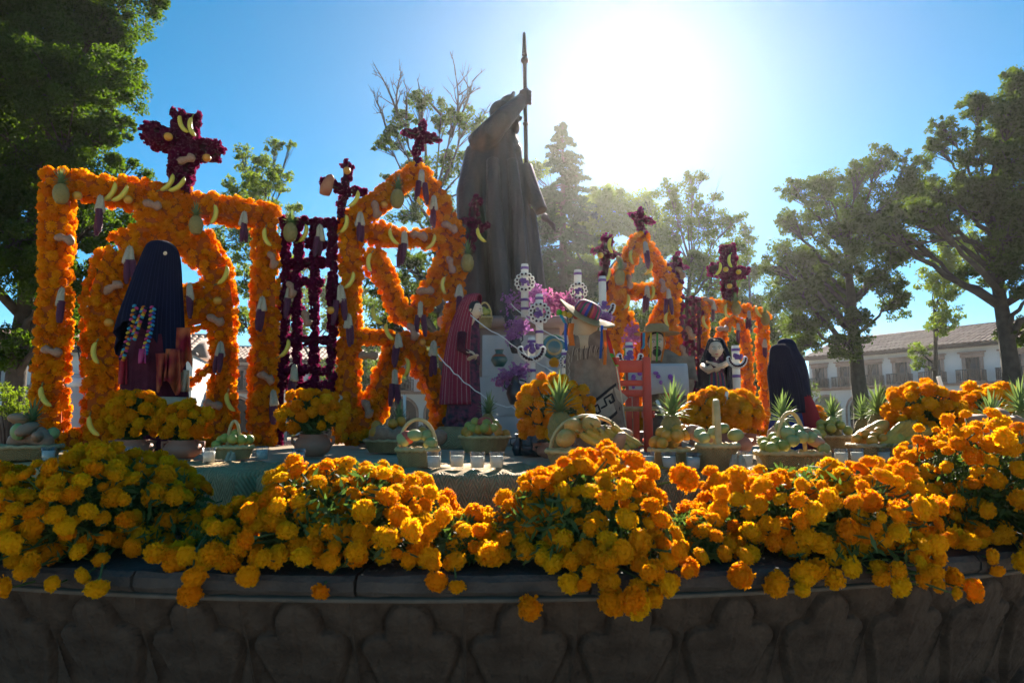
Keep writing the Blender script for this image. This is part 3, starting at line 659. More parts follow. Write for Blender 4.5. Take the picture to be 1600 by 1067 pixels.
# ================================================================== MARIGOLDS
def marigold_np(seed, rings, per, core_n, ruff=0.16, depth=0.82, jit=0.10, cr=.84):
    """a pompom head of radius 1, looking up +z: V, F(quads), material index (0 petal, 1 green)"""
    rg = np.random.default_rng(seed); V = []; F = []
    def quad(pts):
        o = len(V); V.extend(pts); F.append([o, o + 1, o + 2, o + 3])
    lim = math.radians(118)
    for i in range(rings):
        th = lim * (i + 0.35) / rings; n = max(4, int(per * math.sin(min(th, math.pi / 2)) + 2))
        for j in range(n):
            ph = 2 * math.pi * (j + rg.random() * 0.7 + (i % 2) * 0.5) / n; t = th + rg.normal(0, 0.06)
            d = np.array([math.sin(t) * math.cos(ph), math.sin(t) * math.sin(ph), math.cos(t)])
            e = np.array([-math.sin(ph), math.cos(ph), 0.0]); u = np.cross(d, e)
            tw = rg.normal(0, 0.7); e2 = e * math.cos(tw) + u * math.sin(tw)
            w = (2.3 * math.sin(max(t, .25)) * math.pi / n) * rg.uniform(0.8, 1.25); w = min(w, 0.5); L = 1 + rg.normal(0, ruff * 0.5)
            flat = np.array([1, 1, depth])
            b0 = d * 0.72; tip = d * L + u * rg.normal(0.05, 0.10)
            k = rg.normal(0, jit, (2, 3))
            quad([(b0 - e2 * w * .28) * flat, (b0 + e2 * w * .28) * flat, (tip + e2 * w * .55 + k[0]) * flat, (tip - e2 * w * .55 + k[1]) * flat])
            if core_n > 9:                      # a curled second lip
                up = d * (L * .93) + e2 * rg.normal(0, .1); q = np.cross(d, e2)
                quad([(up - e2 * w * .5) * flat, (up + e2 * w * .5) * flat, (up + e2 * w * .45 + q * .22 + d * .07 + k[1]) * flat, (up - e2 * w * .45 + q * .22 + d * .02 + k[0]) * flat])
    npet = len(F)
    # inner ball so that nothing shows through
    kk = max(3, core_n // 2); o = len(V)
    for i in range(kk + 1):
        a = math.pi * i / kk
        for j in range(core_n):
            b = 2 * math.pi * j / core_n; V.append(np.array([math.sin(a) * math.cos(b) * cr, math.sin(a) * math.sin(b) * cr, math.cos(a) * cr * depth]))
    for i in range(kk):
        for j in range(core_n): F.append([o + i * core_n + j, o + (i + 1) * core_n + j, o + (i + 1) * core_n + (j + 1) % core_n, o + i * core_n + (j + 1) % core_n])
    mi = [0] * len(F)
    o = len(V); nn = 5                          # green calyx
    for (r, z) in ((.30, -.52), (.22, -.80), (.08, -1.05), (.05, -1.35)):
        for j in range(nn):
            b = 2 * math.pi * j / nn; V.append(np.array([r * math.cos(b), r * math.sin(b), z]))
    for i in range(3):
        for j in range(nn): F.append([o + i * nn + j, o + (i + 1) * nn + j, o + (i + 1) * nn + (j + 1) % nn, o + i * nn + (j + 1) % nn]); mi.append(1)
    return np.array(V), np.array(F), np.array(mi)
NEAR = []
for q in range(6):
    V, F, mi = marigold_np(q, 8, 21, 10, ruff=.14 + .03 * q, depth=.66 + .06 * q, jit=.07); NEAR.append(np_mesh('marigold', V, F, ['petal_near', 'stem'], mi=mi))
FARNP = [marigold_np(50 + q, 5, 14, 8, ruff=.17, depth=.70 + .05 * q, jit=.085, cr=.78) for q in range(5)]
FARNP = [(V, F[mi == 0]) for V, F, mi in FARNP]
FAR = [np_mesh('marigold', V, F, 'petal_far') for V, F in FARNP]
def clump_np(seed):
    rg = np.random.default_rng(seed); V = []; F = []
    for i in range(26):
        d = rg.normal(0, 1, 3); d /= np.linalg.norm(d); d[2] = abs(d[2]) * .9 - .15; e = np.cross(d, rg.normal(0, 1, 3)); e /= np.linalg.norm(e); f = np.cross(d, e)
        o = len(V); w = rg.uniform(.3, .48); V += [d * .5 - e * w, d * .5 + e * w, d * rg.uniform(.95, 1.2) + e * w * .8 + f * rg.normal(0, .2), d * rg.uniform(.95, 1.2) - e * w * .8 + f * rg.normal(0, .2)]; F.append([o, o + 1, o + 2, o + 3])
    o = len(V)
    for i in range(4):
        a = math.pi * i / 3
        for j in range(6): b = math.pi * j / 3; V.append(np.array([math.sin(a) * math.cos(b) * .72, math.sin(a) * math.sin(b) * .72, math.cos(a) * .6]))
    for i in range(3):
        for j in range(6): F.append([o + i * 6 + j, o + i * 6 + 6 + j, o + i * 6 + 6 + (j + 1) % 6, o + i * 6 + (j + 1) % 6])
    return np.array(V), np.array(F)
CLNP = [clump_np(80 + q) for q in range(4)]
CLUMP = [np_mesh('cockscomb', V, F, 'velvet') for V, F in CLNP]

def joined(name, lib, spots, material, parent):
    Vs, Fs, rs = [], [], []; o = 0
    for (p, n, s) in spots:
        V, F = lib[R.randrange(len(lib))]; M = np.array(orient(n).to_matrix()); W = (V * s) @ M.T + np.array(p); Vs.append(W); Fs.append(F + o); o += len(V); rs.append(np.full(len(F), R.random()))
    me = np_mesh(name, np.concatenate(Vs), np.concatenate(Fs), material, rnd=np.concatenate(rs)); ob = obj(name, me, parent); ob['kind'] = 'stuff'; return ob

# ------------------------------------------------------------------ flower covered frames
class Plane:
    """a vertical plane through two ground points; pixels are traced onto it to get real widths and heights"""
    def __init__(s, pxa, Ya, pxb, Yb, z0):
        a = XZ(pxa, Ya, z0); b = XZ(pxb, Yb, z0); s.o = Vector((a.x, a.y, 0)); s.d = Vector((b.x - a.x, b.y - a.y, 0)).normalized(); s.n = Vector((s.d.y, -s.d.x, 0))   # n looks to the viewer
        if s.n.y > 0: s.n = -s.n
    def at(s, px, py, off=0.0):
        r = ray(px, py); o = s.o + s.n * off; t = (o - CAM).dot(s.n) / r.dot(s.n); return CAM + r * t
    def scale(s, px, py): p = s.at(px, py); return (p.y * CP + (p.z - CAM.z) * SP) / FPX
def bar_spots(pl, bars, dep, sp, full=True):
    """bars: list of (pixel polyline, width px). Returns flower spots round each bar: (pos, normal)"""
    out = []; grid = {}
    def ok(p, r):
        k = (int(p.x // r), int(p.y // r), int(p.z // r))
        for a in (-1, 0, 1):
            for b in (-1, 0, 1):
                for c in (-1, 0, 1):
                    for q in grid.get((k[0] + a, k[1] + b, k[2] + c), ()):
                        if (q - p).length_squared < r * r: return False
        grid.setdefault(k, []).append(p); return True
    cores = []
    for (pts, wpx) in bars:
        W = [pl.at(x, y) for x, y in pts]; ws = [pl.scale(x, y) * (wpx if not hasattr(wpx, '__len__') else wpx[i]) / 2 for i, (x, y) in enumerate(pts)]
        for i in range(len(W) - 1):
            a, b = W[i], W[i + 1]; L = (b - a).length; t = (b - a).normalized(); side = t.cross(pl.n).normalized()
            cores.append((a, b, ws[i], ws[i + 1]))
            ww = (ws[i] + ws[i + 1]) / 2; per = 2 * (2 * ww + dep); n = int(L * per / (sp * sp) * 4.5)
            for _ in range(n):
                f = R.random(); hw = max(0.010, ws[i] + (ws[i + 1] - ws[i]) * f - 0.046); hd = dep / 2; q = R.uniform(0, 4 * hw + 2 * dep)
                if q < 2 * hw: x, y, nn = q - hw, hd, pl.n
                elif q < 4 * hw: x, y, nn = q - 3 * hw, -hd, -pl.n
                elif q < 4 * hw + dep: x, y, nn = hw, q - 4 * hw - hd, side
                else: x, y, nn = -hw, q - 4 * hw - dep - hd, -side
                p = a.lerp(b, f) + side * x + pl.n * y; nn = (nn + Vector((U(-.35, .35), U(-.35, .35), U(-.25, .45)))).normalized()
                if ok(p, sp): out.append((p + nn * U(-.008, .012), nn))
    # drop spots buried in another bar
    keep = []
    for p, nn in out:
        bur = False
        for a, b, w0, w1 in cores:
            ab = b - a; f = max(0, min(1, (p - a).dot(ab) / ab.length_squared)); q = a + ab * f; d = p - q; dn = abs(d.dot(pl.n)); ds = (d - pl.n * d.dot(pl.n)).length
            if dn < dep / 2 - .03 and ds < (w0 + (w1 - w0) * f) - .05: bur = True; break
        if not bur: keep.append((p, nn))
    return keep, cores
def flower_frame(name, label, cat, pl, bars, dep, sp, size, meshes, lib, mass, coremat, partname, group=None, nmax=300):
    spots, cores = bar_spots(pl, bars, dep, sp)
    base = min((a for a, b, _, _ in cores), key=lambda v: v.z).copy(); base.z = DECK
    t = thing(name, label, cat, base, 0, group)
    m = MB()
    for a, b, w0, w1 in cores:
        t_ = (b - a).normalized(); side = t_.cross(pl.n).normalized(); k = .72; hd = dep / 2 * k; vs_ = []
        for p, w in ((a, w0), (b, w1)):
            w = max(.008, (w - .05) * .85) if w > .05 else w * .45
            vs_ += [p + side * w + pl.n * hd, p - side * w + pl.n * hd, p - side * w - pl.n * hd, p + side * w - pl.n * hd]
        m.add([v - base for v in vs_], [[0, 1, 5, 4], [1, 2, 6, 5], [2, 3, 7, 6], [3, 0, 4, 7], [3, 2, 1, 0], [4, 5, 6, 7]])
    m.build('frame', coremat, t, smooth=False)
    front = [s for s in spots if s[1].dot(pl.n) > .25]; rest = [s for s in spots if s[1].dot(pl.n) <= .25]; R.shuffle(front)
    vis, rest = front[:nmax], rest + front[nmax:]
    for p, nn in vis: spawn(partname, meshes[R.randrange(len(meshes))], t, p - base, orient(nn), size * U(.8, 1.25))
    joined(partname + '_blooms', lib, [(p - base, nn, size * U(.8, 1.25)) for p, nn in rest], mass, t)
    return t

PG = Plane(60, 5.1, 420, 5.8, DECK)            # near gate
PA = Plane(530, 5.95, 725, 6.6, DECK)          # near gable
PL = Plane(440, 5.85, 525, 5.95, DECK)         # near lattice
QA = Plane(945, 7.3, 1060, 7.9, DECK)          # far gable
QL = Plane(1060, 7.9, 1092, 8.3, DECK)
QG = Plane(1095, 8.4, 1200, 9.1, DECK)
MG = dict(dep=.15, sp=.050, size=.035, meshes=FAR, lib=FARNP, mass='petal_mass', coremat='core', partname='marigold')
flower_frame('marigold_gate', 'tall orange marigold gate with arched centre behind the woman in navy shawl', 'floral gate', PG,
    [([(92, 268), (86, 480), (75, 700)], (58, 56, 62)), ([(78, 284), (250, 312), (432, 342)], (50, 62, 46)), ([(416, 335), (414, 520), (408, 702)], (50, 50, 54)),
     ([(160, 690), (165, 560), (175, 470), (200, 400), (250, 365), (300, 372), (335, 420), (348, 480), (350, 580), (345, 690)], (66, 74, 92, 90, 64, 66, 62, 52, 44, 60)), ([(215, 340), (300, 340)], 50),
     ([(185, 505), (330, 475)], 80), ([(80, 686), (200, 690)], 44), ([(200, 692), (350, 692)], 40), ([(350, 690), (420, 694)], 30), ([(290, 600), (345, 560)], 20)], **MG)
flower_frame('marigold_gable', 'orange marigold frame with pointed gable and star braces beside the statue', 'floral frame', PA,
    [([(552, 345), (600, 310), (648, 268)], (46, 43, 38)), ([(650, 266), (682, 310), (708, 375)], (38, 40, 41)), ([(548, 345), (546, 500), (542, 690)], (43, 40, 50)), ([(708, 375), (712, 470), (700, 560)], (40, 34, 31)),
     ([(560, 360), (640, 374), (712, 374)], (48, 34, 38)), ([(575, 395), (605, 440), (628, 500)], (48, 38, 36)), ([(705, 400), (672, 460), (632, 505)], (48, 43, 40)), ([(555, 525), (625, 528), (700, 530)], (31, 29, 26)),
     ([(625, 528), (600, 600), (560, 685)], (43, 48, 55)), ([(640, 530), (668, 590), (694, 650)], (40, 41, 43)), ([(545, 690), (610, 694)], 34), ([(694, 640), (690, 690)], 46)], **MG)
flower_frame('marigold_gable', 'smaller distant marigold gable frame behind the hatted man with red chair', 'floral frame', QA,
    [([(960, 445), (982, 405), (1000, 370)], (32, 28, 24)), ([(1000, 370), (1020, 405), (1046, 450)], (22, 26, 30)), ([(962, 440), (958, 530), (953, 685)], (38, 32, 34)), ([(1046, 445), (1046, 540), (1040, 685)], (32, 34, 30)),
     ([(965, 455), (1045, 455)], 30), ([(966, 475), (988, 520), (1004, 560)], (26, 24, 24)), ([(1042, 480), (1020, 530), (1004, 560)], (36, 36, 30)), ([(1004, 560), (972, 685)], (26, 26)), ([(1004, 560), (1036, 640)], 26)],
    **{**MG, 'dep': .16})
flower_frame('marigold_gate', 'distant marigold gate with arch behind the woman in black shawl', 'floral gate', QG,
    [([(1100, 470), (1099, 560), (1096, 682)], (20, 18, 18)), ([(1094, 474), (1150, 482), (1196, 494)], (22, 24, 22)), ([(1190, 490), (1192, 560), (1203, 680)], (20, 20, 22)), ([(1121, 680), (1122, 560), (1128, 520), (1140, 500), (1156, 506), (1166, 540), (1168, 590), (1170, 680)], (22, 22, 20, 20, 18, 18, 18, 20)),
     ([(1128, 575), (1166, 580)], 20), ([(1098, 672), (1202, 672)], 18)], **{**MG, 'dep': .12, 'size': .034, 'sp': .049})
VL = dict(dep=.09, sp=.036, size=.037, meshes=CLUMP, lib=CLNP, mass='velvet_mass', coremat='purple_core', partname='cockscomb')
flower_frame('cockscomb_lattice', 'dark purple flower lattice panel between marigold gate and gable frame', 'floral lattice', PL,
    [([(446, 345), (444, 520), (440, 690)], (15, 15, 14)), ([(466, 345), (468, 420), (463, 430), (465, 620)], (14, 14, 14, 14)), ([(491, 345), (492, 480), (490, 620)], (13, 13, 13)), ([(519, 345), (520, 480), (515, 640)], (20, 22, 18)),
     ([(442, 345), (525, 349)], 16), ([(480, 378), (520, 382)], 13), ([(444, 412), (522, 410)], 12), ([(444, 440), (500, 442)], 11), ([(446, 484), (470, 484)], 11), ([(446, 532), (522, 532)], 12), ([(444, 576), (520, 580)], 12), ([(470, 603), (515, 605)], 22)], **VL)
flower_frame('cockscomb_lattice', 'distant dark purple flower strands between the far gable and far gate', 'floral lattice', QL,
    [([(1063, 462), (1064, 560), (1064, 660)], 8), ([(1073, 465), (1073, 660)], 8), ([(1083, 462), (1083, 660)], 9), ([(1092, 468), (1092, 660)], 8), ([(1062, 466), (1094, 468)], 8), ([(1062, 520), (1092, 520)], 7), ([(1062, 560), (1092, 562)], 7), ([(1062, 610), (1092, 612)], 7)], **{**VL, 'sp': .055, 'size': .032, 'dep': .05})
def cross(label, pl, bars, dep=.10, off=0.0, size=.036, sp=.042, holes=False):
    pl2 = Plane.__new__(Plane); pl2.o = pl.o + pl.n * off; pl2.d = pl.d; pl2.n = pl.n
    return flower_frame('flower_cross', label, 'floral cross', pl2, bars, **{**VL, 'dep': dep, 'size': size, 'sp': sp}, group='purple flower crosses')
cross('thick purple flower cross with bananas standing on the marigold gate', PG, [([(290, 182), (288, 240), (280, 300)], (46, 50, 38)), ([(226, 208), (290, 232), (345, 240)], (34, 38, 30))], dep=.22)
cross('thin purple flower cross with long squash beside the gable frame', PA, [([(542, 254), (541, 300), (531, 340)], (16, 15, 16)), ([(503, 282), (540, 298), (572, 300)], (14, 14, 13))], dep=.09)
cross('purple flower cross on the peak of the near gable frame', PA, [([(659, 190), (655, 222), (650, 256)], (18, 20, 17)), ([(631, 205), (655, 212), (685, 219)], (13, 16, 14))], dep=.10)
cross('dark purple flower cross leaning before the statue robe', PA, [([(744, 310), (738, 350), (736, 392)], (14, 15, 16)), ([(722, 342), (758, 355)], 14)], dep=.09)
cross('small purple flower cross on the peak of the far gable frame', QA, [([(1001, 326), (1001, 345), (1002, 368)], (10, 12, 12)), ([(986, 336), (1002, 342), (1017, 346)], (9, 10, 9))], dep=.1)
cross('purple flower cross left of the far gable frame holding one orange', QA, [([(948, 370), (948, 400), (944, 450)], (12, 11, 12)), ([(931, 390), (948, 396), (966, 398)], (10, 11, 9))], dep=.1)
cross('stubby purple flower cross right of the far gable, with tan squash', QA, [([(1056, 398), (1057, 430), (1058, 455)], (14, 20, 14)), ([(1042, 416), (1070, 420)], 12)], dep=.12)
cross('chunky purple flower cross standing on the far marigold gate', QG, [([(1137, 384), (1138, 420), (1140, 470)], (20, 20, 17)), ([(1114, 420), (1138, 426), (1161, 426)], (24, 22, 24))], dep=.16)

# ------------------------------------------------------------------ heaps of cut marigolds along the rim
def leaves_np(n, fn, ls, seed):
    rg = np.random.default_rng(seed); p = np.array([fn() for _ in range(n)]); a = rg.normal(0, 1, (n, 3)); a /= np.linalg.norm(a, axis=1)[:, None]
    b = np.cross(a, rg.normal(0, 1, (n, 3))); b /= np.linalg.norm(b, axis=1)[:, None]; l = ls * rg.uniform(.6, 1.4, (n, 1)); w = l * .26
    q = np.stack([p - a * l / 2, p + b * w / 2, p + a * l / 2, p - b * w / 2], 1).reshape(-1, 3); return q, np.arange(len(q)).reshape(-1, 4)
def heap(label, px, Y, rx, ry, rz, n, droop, extra=(), zc=1.21):
    Y -= .10; c = XZ(px, Y, zc); t = thing('marigold_heap', label, 'flowers', (c.x, c.y, RIM_Z), 0, 'heaps of cut marigolds on the basin rim')
    off = Vector((0, 0, zc - RIM_Z)); pos = []
    ang0 = math.asin(max(-1, min(1, (c.x - BC.x) / BR)))
    def rimY(x): return BC.y - math.sqrt(BR ** 2 - (x - BC.x) ** 2)
    tries = 0
    while len(pos) < n and tries < 14000:
        tries += 1
        d = Vector((R.gauss(0, 1), R.gauss(0, 1), R.gauss(0, 1))).normalized()
        if d.z < -0.22 or d.y > 0.75: continue
        k = U(.80, 1.04) * (.92 + .14 * math.sin(4 * d.x + px) + .08 * math.sin(7 * d.z + px * .3))
        p = Vector((d.x * rx * k, d.y * ry * k, d.z * rz * k)); wpt = c + p; r = U(.019, .032) if R.random() < .85 else U(.012, .022)
        over = wpt.y < rimY(wpt.x) - .02
        if wpt.z < (1.13 if over else RIM_Z + .028): continue
        if any((p - q[0]).length < .80 * (r + q[2]) for q in pos): continue
        nn = Vector((d.x / rx, d.y / ry, d.z / rz)).normalized() * .8 + Vector((U(-.6, .6), U(-.7, .3), U(-.4, .7)))
        pos.append((p, nn.normalized(), r))
    for _ in range(droop):                      # heads hanging over the coping
        x = U(-.55, .55) * rx; wy = rimY(c.x + x) - U(.01, .05); p = Vector((x, wy - c.y, U(1.15, 1.215) - zc)); r = U(.020, .030)
        if any((p - q[0]).length < .85 * (r + q[2]) for q in pos): continue
        pos.append((p, Vector((U(-.5, .5), -.6, U(-.9, .2))).normalized(), r))
    for _ in range(26 if n > 60 else 10):         # loose heads lying on the ledge in front of the heap
        x = U(-.95, .95) * rx; p = Vector((x, rimY(c.x + x) + U(-.005, .16) - c.y, RIM_Z + U(.024, .05) - zc)); r = U(.020, .031)
        if any((p - q[0]).length < .8 * (r + q[2]) for q in pos): continue
        pos.append((p, Vector((U(-.6, .6), -.7, U(-.2, .9))).normalized(), r))
    for (ex, ey, er) in extra:
        w_ = P(ex, ey, rimY(XZ(ex, 1.85, 1.2).x) - .03 if ey > 890 else Y - .05); pos.append((w_ - c, Vector((U(-.4, .4), -.7, U(-.7, .5))).normalized(), er))
    st = MB(); root = Vector((0, ry * .75, .03))
    for p, nn, r in pos:
        spawn('marigold', NEAR[R.randrange(6)], t, p + off, orient(nn), (r, r * U(.88, 1.08), r * U(.7, 1.12)))
        b0 = p - nn * r * 1.2; st.tube(bez(b0 + off, b0 - nn * .08 + off, (root + Vector((U(-.5, .5) * rx, U(-.2, .2), U(0, .12))) * 1.0).lerp(b0, .25) + off, 4), .0032, 3, cap=False)
    st.build('stems', 'stem', t)
    def lf():
        d = Vector((R.gauss(0, 1), R.gauss(0, 1), R.gauss(0, 1))).normalized(); k = U(.35, .84); p = Vector((d.x * rx * k, d.y * ry * k, abs(d.z) * rz * k + .01)) + off; return (p.x, p.y, p.z)
    V, F = leaves_np(3400, lf, .042, int(px) % 997); f = obj('foliage', np_mesh('foliage', V, F, 'green'), t); f['kind'] = 'stuff'
    return t
heap('heap of marigolds cut off by the left edge, partly lit yellow', -55, 2.22, .22, .34, .26, 70, 3)
heap('broad shaded heap of marigolds on the rim below the navy shawl woman', 178, 2.32, .365, .40, .285, 215, 2, zc=1.22)
heap('heap of marigolds on the rim below the gable frame, second from left', 545, 2.26, .345, .42, .295, 215, 2, ((388, 900, .027), (610, 890, .040)))
heap('middle heap of marigolds with one bloom dangling far below the coping', 905, 2.22, .35, .42, .27, 225, 3, ((828, 948, .030), (1018, 902, .022), (1092, 813, .030), (1060, 740, .030), (1075, 750, .033)))
heap('heap of marigolds drooping over the rim below the chayote basket', 1268, 2.32, .345, .42, .285, 225, 8, ((1212, 912, .032), (1258, 895, .034)))
heap('high heap of marigolds on the rim at the right edge', 1535, 2.55, .35, .42, .335, 210, 2, zc=1.24)
heap('small heap of marigolds wedged between the two right heaps', 1415, 2.55, .17, .25, .20, 45, 2)
heap('thin scatter of marigolds bridging the left heap and its neighbour', 360, 2.22, .12, .22, .12, 22, 2)
heap('low scatter of marigolds between second and middle heap', 722, 2.15, .10, .2, .12, 22, 2)
heap('low scatter of marigolds between middle heap and the drooping heap', 1088, 2.2, .10, .2, .12, 22, 2)

# ================================================================== STATUE
def loft(mb, rows, Y, dr=0.7, nf=0, fa=0.0, n=56, mi=0, ph=0.0, dyrow=None, fr=None, close=True, base=None, tw=0.0):
    """rows: (py, xl, xr) measured on the photo at distance Y -> closed elliptical sections with folds"""
    vs_ = []; uv = []; k = len(rows); b = base or Vector((0, 0, 0)); hr = random.Random(int(rows[0][0] * 7 + rows[0][1])); hm_ = [(max(2, round(nf * q)), hr.uniform(0, 6.28), hr.uniform(.4, 1), hr.uniform(-2.2, 2.2)) for q in (.4, .65, .85, 1, 1.25, 1.6, 2.1)]
    for i, (py, xl, xr) in enumerate(rows):
        a = P(xl, py, Y); c = P(xr, py, Y); cx = (a.x + c.x) / 2; rx = (c.x - a.x) / 2; ry = rx * (dr if not hasattr(dr, '__len__') else dr[i]); z = (a.z + c.z) / 2; s_ = i / (k - 1)
        f = fa * (s_ if fr is None else fr(s_)); yy = Y + (dyrow[i] if dyrow else 0)
        for j in range(n):
            th = 2 * math.pi * j / n; w = 1 + f * .62 * sum(a_ * math.sin(q_ * th + p_ + ph + (tw + d_) * s_) for q_, p_, a_, d_ in hm_) if f else 1
            vs_.append((cx + rx * w * math.cos(th) - b.x, yy + ry * w * math.sin(th) - b.y, z - b.z)); uv.append((j / n, s_))
    fs = [[i * n + j, (i + 1) * n + j, (i + 1) * n + (j + 1) % n, i * n + (j + 1) % n] for i in range(k - 1) for j in range(n)]
    if close: fs += [list(range(n)), list(range(k * n - 1, (k - 1) * n - 1, -1))]
    mb.add(vs_, fs, mi, uv); return mb
def dense(rows, m=4):
    out = []
    for i in range(len(rows) - 1):
        p0 = rows[max(0, i - 1)]; p1 = rows[i]; p2 = rows[i + 1]; p3 = rows[min(len(rows) - 1, i + 2)]
        for q in range(m):
            t = q / m; out.append(tuple(0.5 * (2 * b + (c - a) * t + (2 * a - 5 * b + 4 * c - d) * t * t + (3 * b - a - 3 * c + d) * t ** 3) for a, b, c, d in zip(p0, p1, p2, p3)))
    out.append(tuple(rows[-1])); return out
def fuse(o, vox, it=3):
    r = o.modifiers.new('fuse', 'REMESH'); r.mode = 'VOXEL'; r.voxel_size = vox; r.use_smooth_shade = True
    if it: s_ = o.modifiers.new('soften', 'SMOOTH'); s_.iterations = it; s_.factor = .5
    return o
SY = 7.3; sb = P(786, 505, SY)
ped = thing('statue_pedestal', 'tall stone pedestal under the bronze statue, mostly hidden by the altar', 'pedestal', (sb.x, SY, DECK))
m = MB(); hgt = sb.z - DECK; m.box((0, 0, hgt * .5), (1.15, 1.0, hgt - .12)); m.box((0, 0, .09), (1.4, 1.25, .18), bev=.03); m.box((0, 0, hgt - .06), (1.3, 1.15, .12), bev=.03); m.build('block', 'cantera', ped)
st = thing('bronze_statue', 'tall dark bronze statue of a robed bishop raising a staff before the sun', 'statue', (sb.x, SY, sb.z))
b0 = Vector((sb.x, SY, sb.z))
m = MB()
rows = dense([(196, 768, 802), (208, 752, 806), (222, 737, 810), (245, 728, 815), (280, 723, 821), (320, 721, 828), (360, 722, 835), (400, 724, 841), (450, 727, 846), (490, 726, 849), (512, 724, 851)], 4)
loft(m, rows, SY, dr=.72, nf=9, fa=.075, n=120, base=b0, fr=lambda s: .25 + .9 * s, tw=1.1)
def pt(x, y, dy=0.0): return P(x, y, SY + dy) - b0
# cape hanging from the raised arm, folds down the back
m.tube([pt(744, 236, -.1), pt(733, 300, -.22), pt(738, 400, -.3), pt(742, 505, -.32)], [.12, .14, .15, .17], 10); m.tube([pt(770, 250, -.25), pt(772, 330, -.38), pt(782, 420, -.42), pt(790, 505, -.42)], [.07, .09, .1, .11], 8)
m.tube([pt(800, 250, -.2), pt(808, 330, -.3), pt(812, 420, -.36), pt(818, 505, -.4)], [.06, .08, .085, .1], 8); m.tube([pt(828, 330, 0), pt(838, 420, -.1), pt(846, 505, -.1)], [.07, .08, .1], 8)
m.tube([pt(735, 260, 0), pt(727, 360, 0), pt(728, 505, .02)], [.10, .10, .12], 8)
# raised arm, from shoulder over the brow to the staff
m.tube([pt(748, 228, -.12), pt(766, 208, -.26), pt(786, 186, -.28), pt(806, 166, -.15), pt(816, 156, -.05)], [.155, .135, .115, .088, .075], 12)
# bowed head with hood, beard and nose
m.ball(pt(794, 184, -.02), (.118, .135, .155), 18, rot=Matrix.Rotation(.45, 3, 'Y')); m.ball(pt(783, 176, .02), (.135, .15, .13), 16)
m.ball(pt(805, 199, -.03), (.055, .07, .085), 12); m.ball(pt(813, 186, -.03), (.022, .025, .036), 8, rot=Matrix.Rotation(.5, 3, 'Y')); m.tube([pt(789, 198, 0), pt(780, 225, 0)], [.10, .15], 10)
m.ball(pt(803, 222, -.03), (.045, .12, .09), 10); m.ball(pt(809, 240, -.02), (.05, .13, .11), 10)
# lowered arm with wide cuff and open hand
m.tube([pt(818, 262, -.02), pt(832, 300, -.08), pt(846, 330, -.16)], [.10, .09, .07], 10)
for q in range(5): m.tube([pt(852 + q * 1.5, 338 + q * 3, -.16), pt(861 + q * 1.2, 346 + q * 3.2, -.17), pt(869, 352 + q * 3, -.18)], [.016, .013, .009], 6)
m.ball(pt(851, 340, -.16), (.045, .03, .05), 10)
# fist round the staff
m.ball(pt(818, 153, -.03), (.062, .06, .085), 12)
for q in range(4): m.tube([pt(812, 144 + q * 6, -.09), pt(822, 143 + q * 6, -.11), pt(829, 144 + q * 6, -.05), pt(827, 145 + q * 6, .02)], [.02, .021, .02, .016], 7)
m.tube([pt(812, 152, -.07), pt(818, 141, -.09), pt(824, 138, -.06)], [.02, .019, .015], 7)
fuse(m.build('robed_figure', 'bronze', st), .013, 1)
m = MB(); w0, w1 = pt(819, 50), pt(826, 505)
def sp_(t): return w0.lerp(w1, t)
tt = lambda y: (y - 50) / 455
m.tube([sp_(0), sp_(tt(54)), sp_(tt(62)), sp_(tt(88)), sp_(tt(90)), sp_(tt(505))], [.004, .018, .022, .028, .022, .026], 10)
m.ball(sp_(tt(97)), .045, 12); m.ball(sp_(tt(199)), .034, 10); m.ball(sp_(tt(88)), (.034, .034, .02), 10); m.build('staff', 'bronze', st)
# pigeon on the head
mat('pigeon', (0.10, 0.095, 0.10), (0.16, 0.15, 0.15), rough=.8, scale=30)
pb = P(793, 164, SY - .0); pg = thing('pigeon', 'grey pigeon perched on the head of the bronze statue', 'bird', pb)
m = MB(); m.tube([(-.125, 0, .015), (-.075, 0, .028), (-.03, 0, .055), (.02, 0, .078), (.052, 0, .10), (.064, 0, .122)], [.010, .026, .042, .044, .030, .021], 12); m.ball((.066, 0, .137), (.022, .02, .021), 10); m.tube([(.084, 0, .137), (.103, 0, .131)], [.006, .002], 6)
for sy in (-1, 1): m.tube([(.04, sy * .036, .085), (-.02, sy * .044, .062), (-.09, sy * .02, .028)], [.012, .02, .006], 8); m.tube([(0, sy * .015, .04), (.003, sy * .015, -.005)], .005, 5)
fuse(m.build('body', 'pigeon', pg), .005, 2)

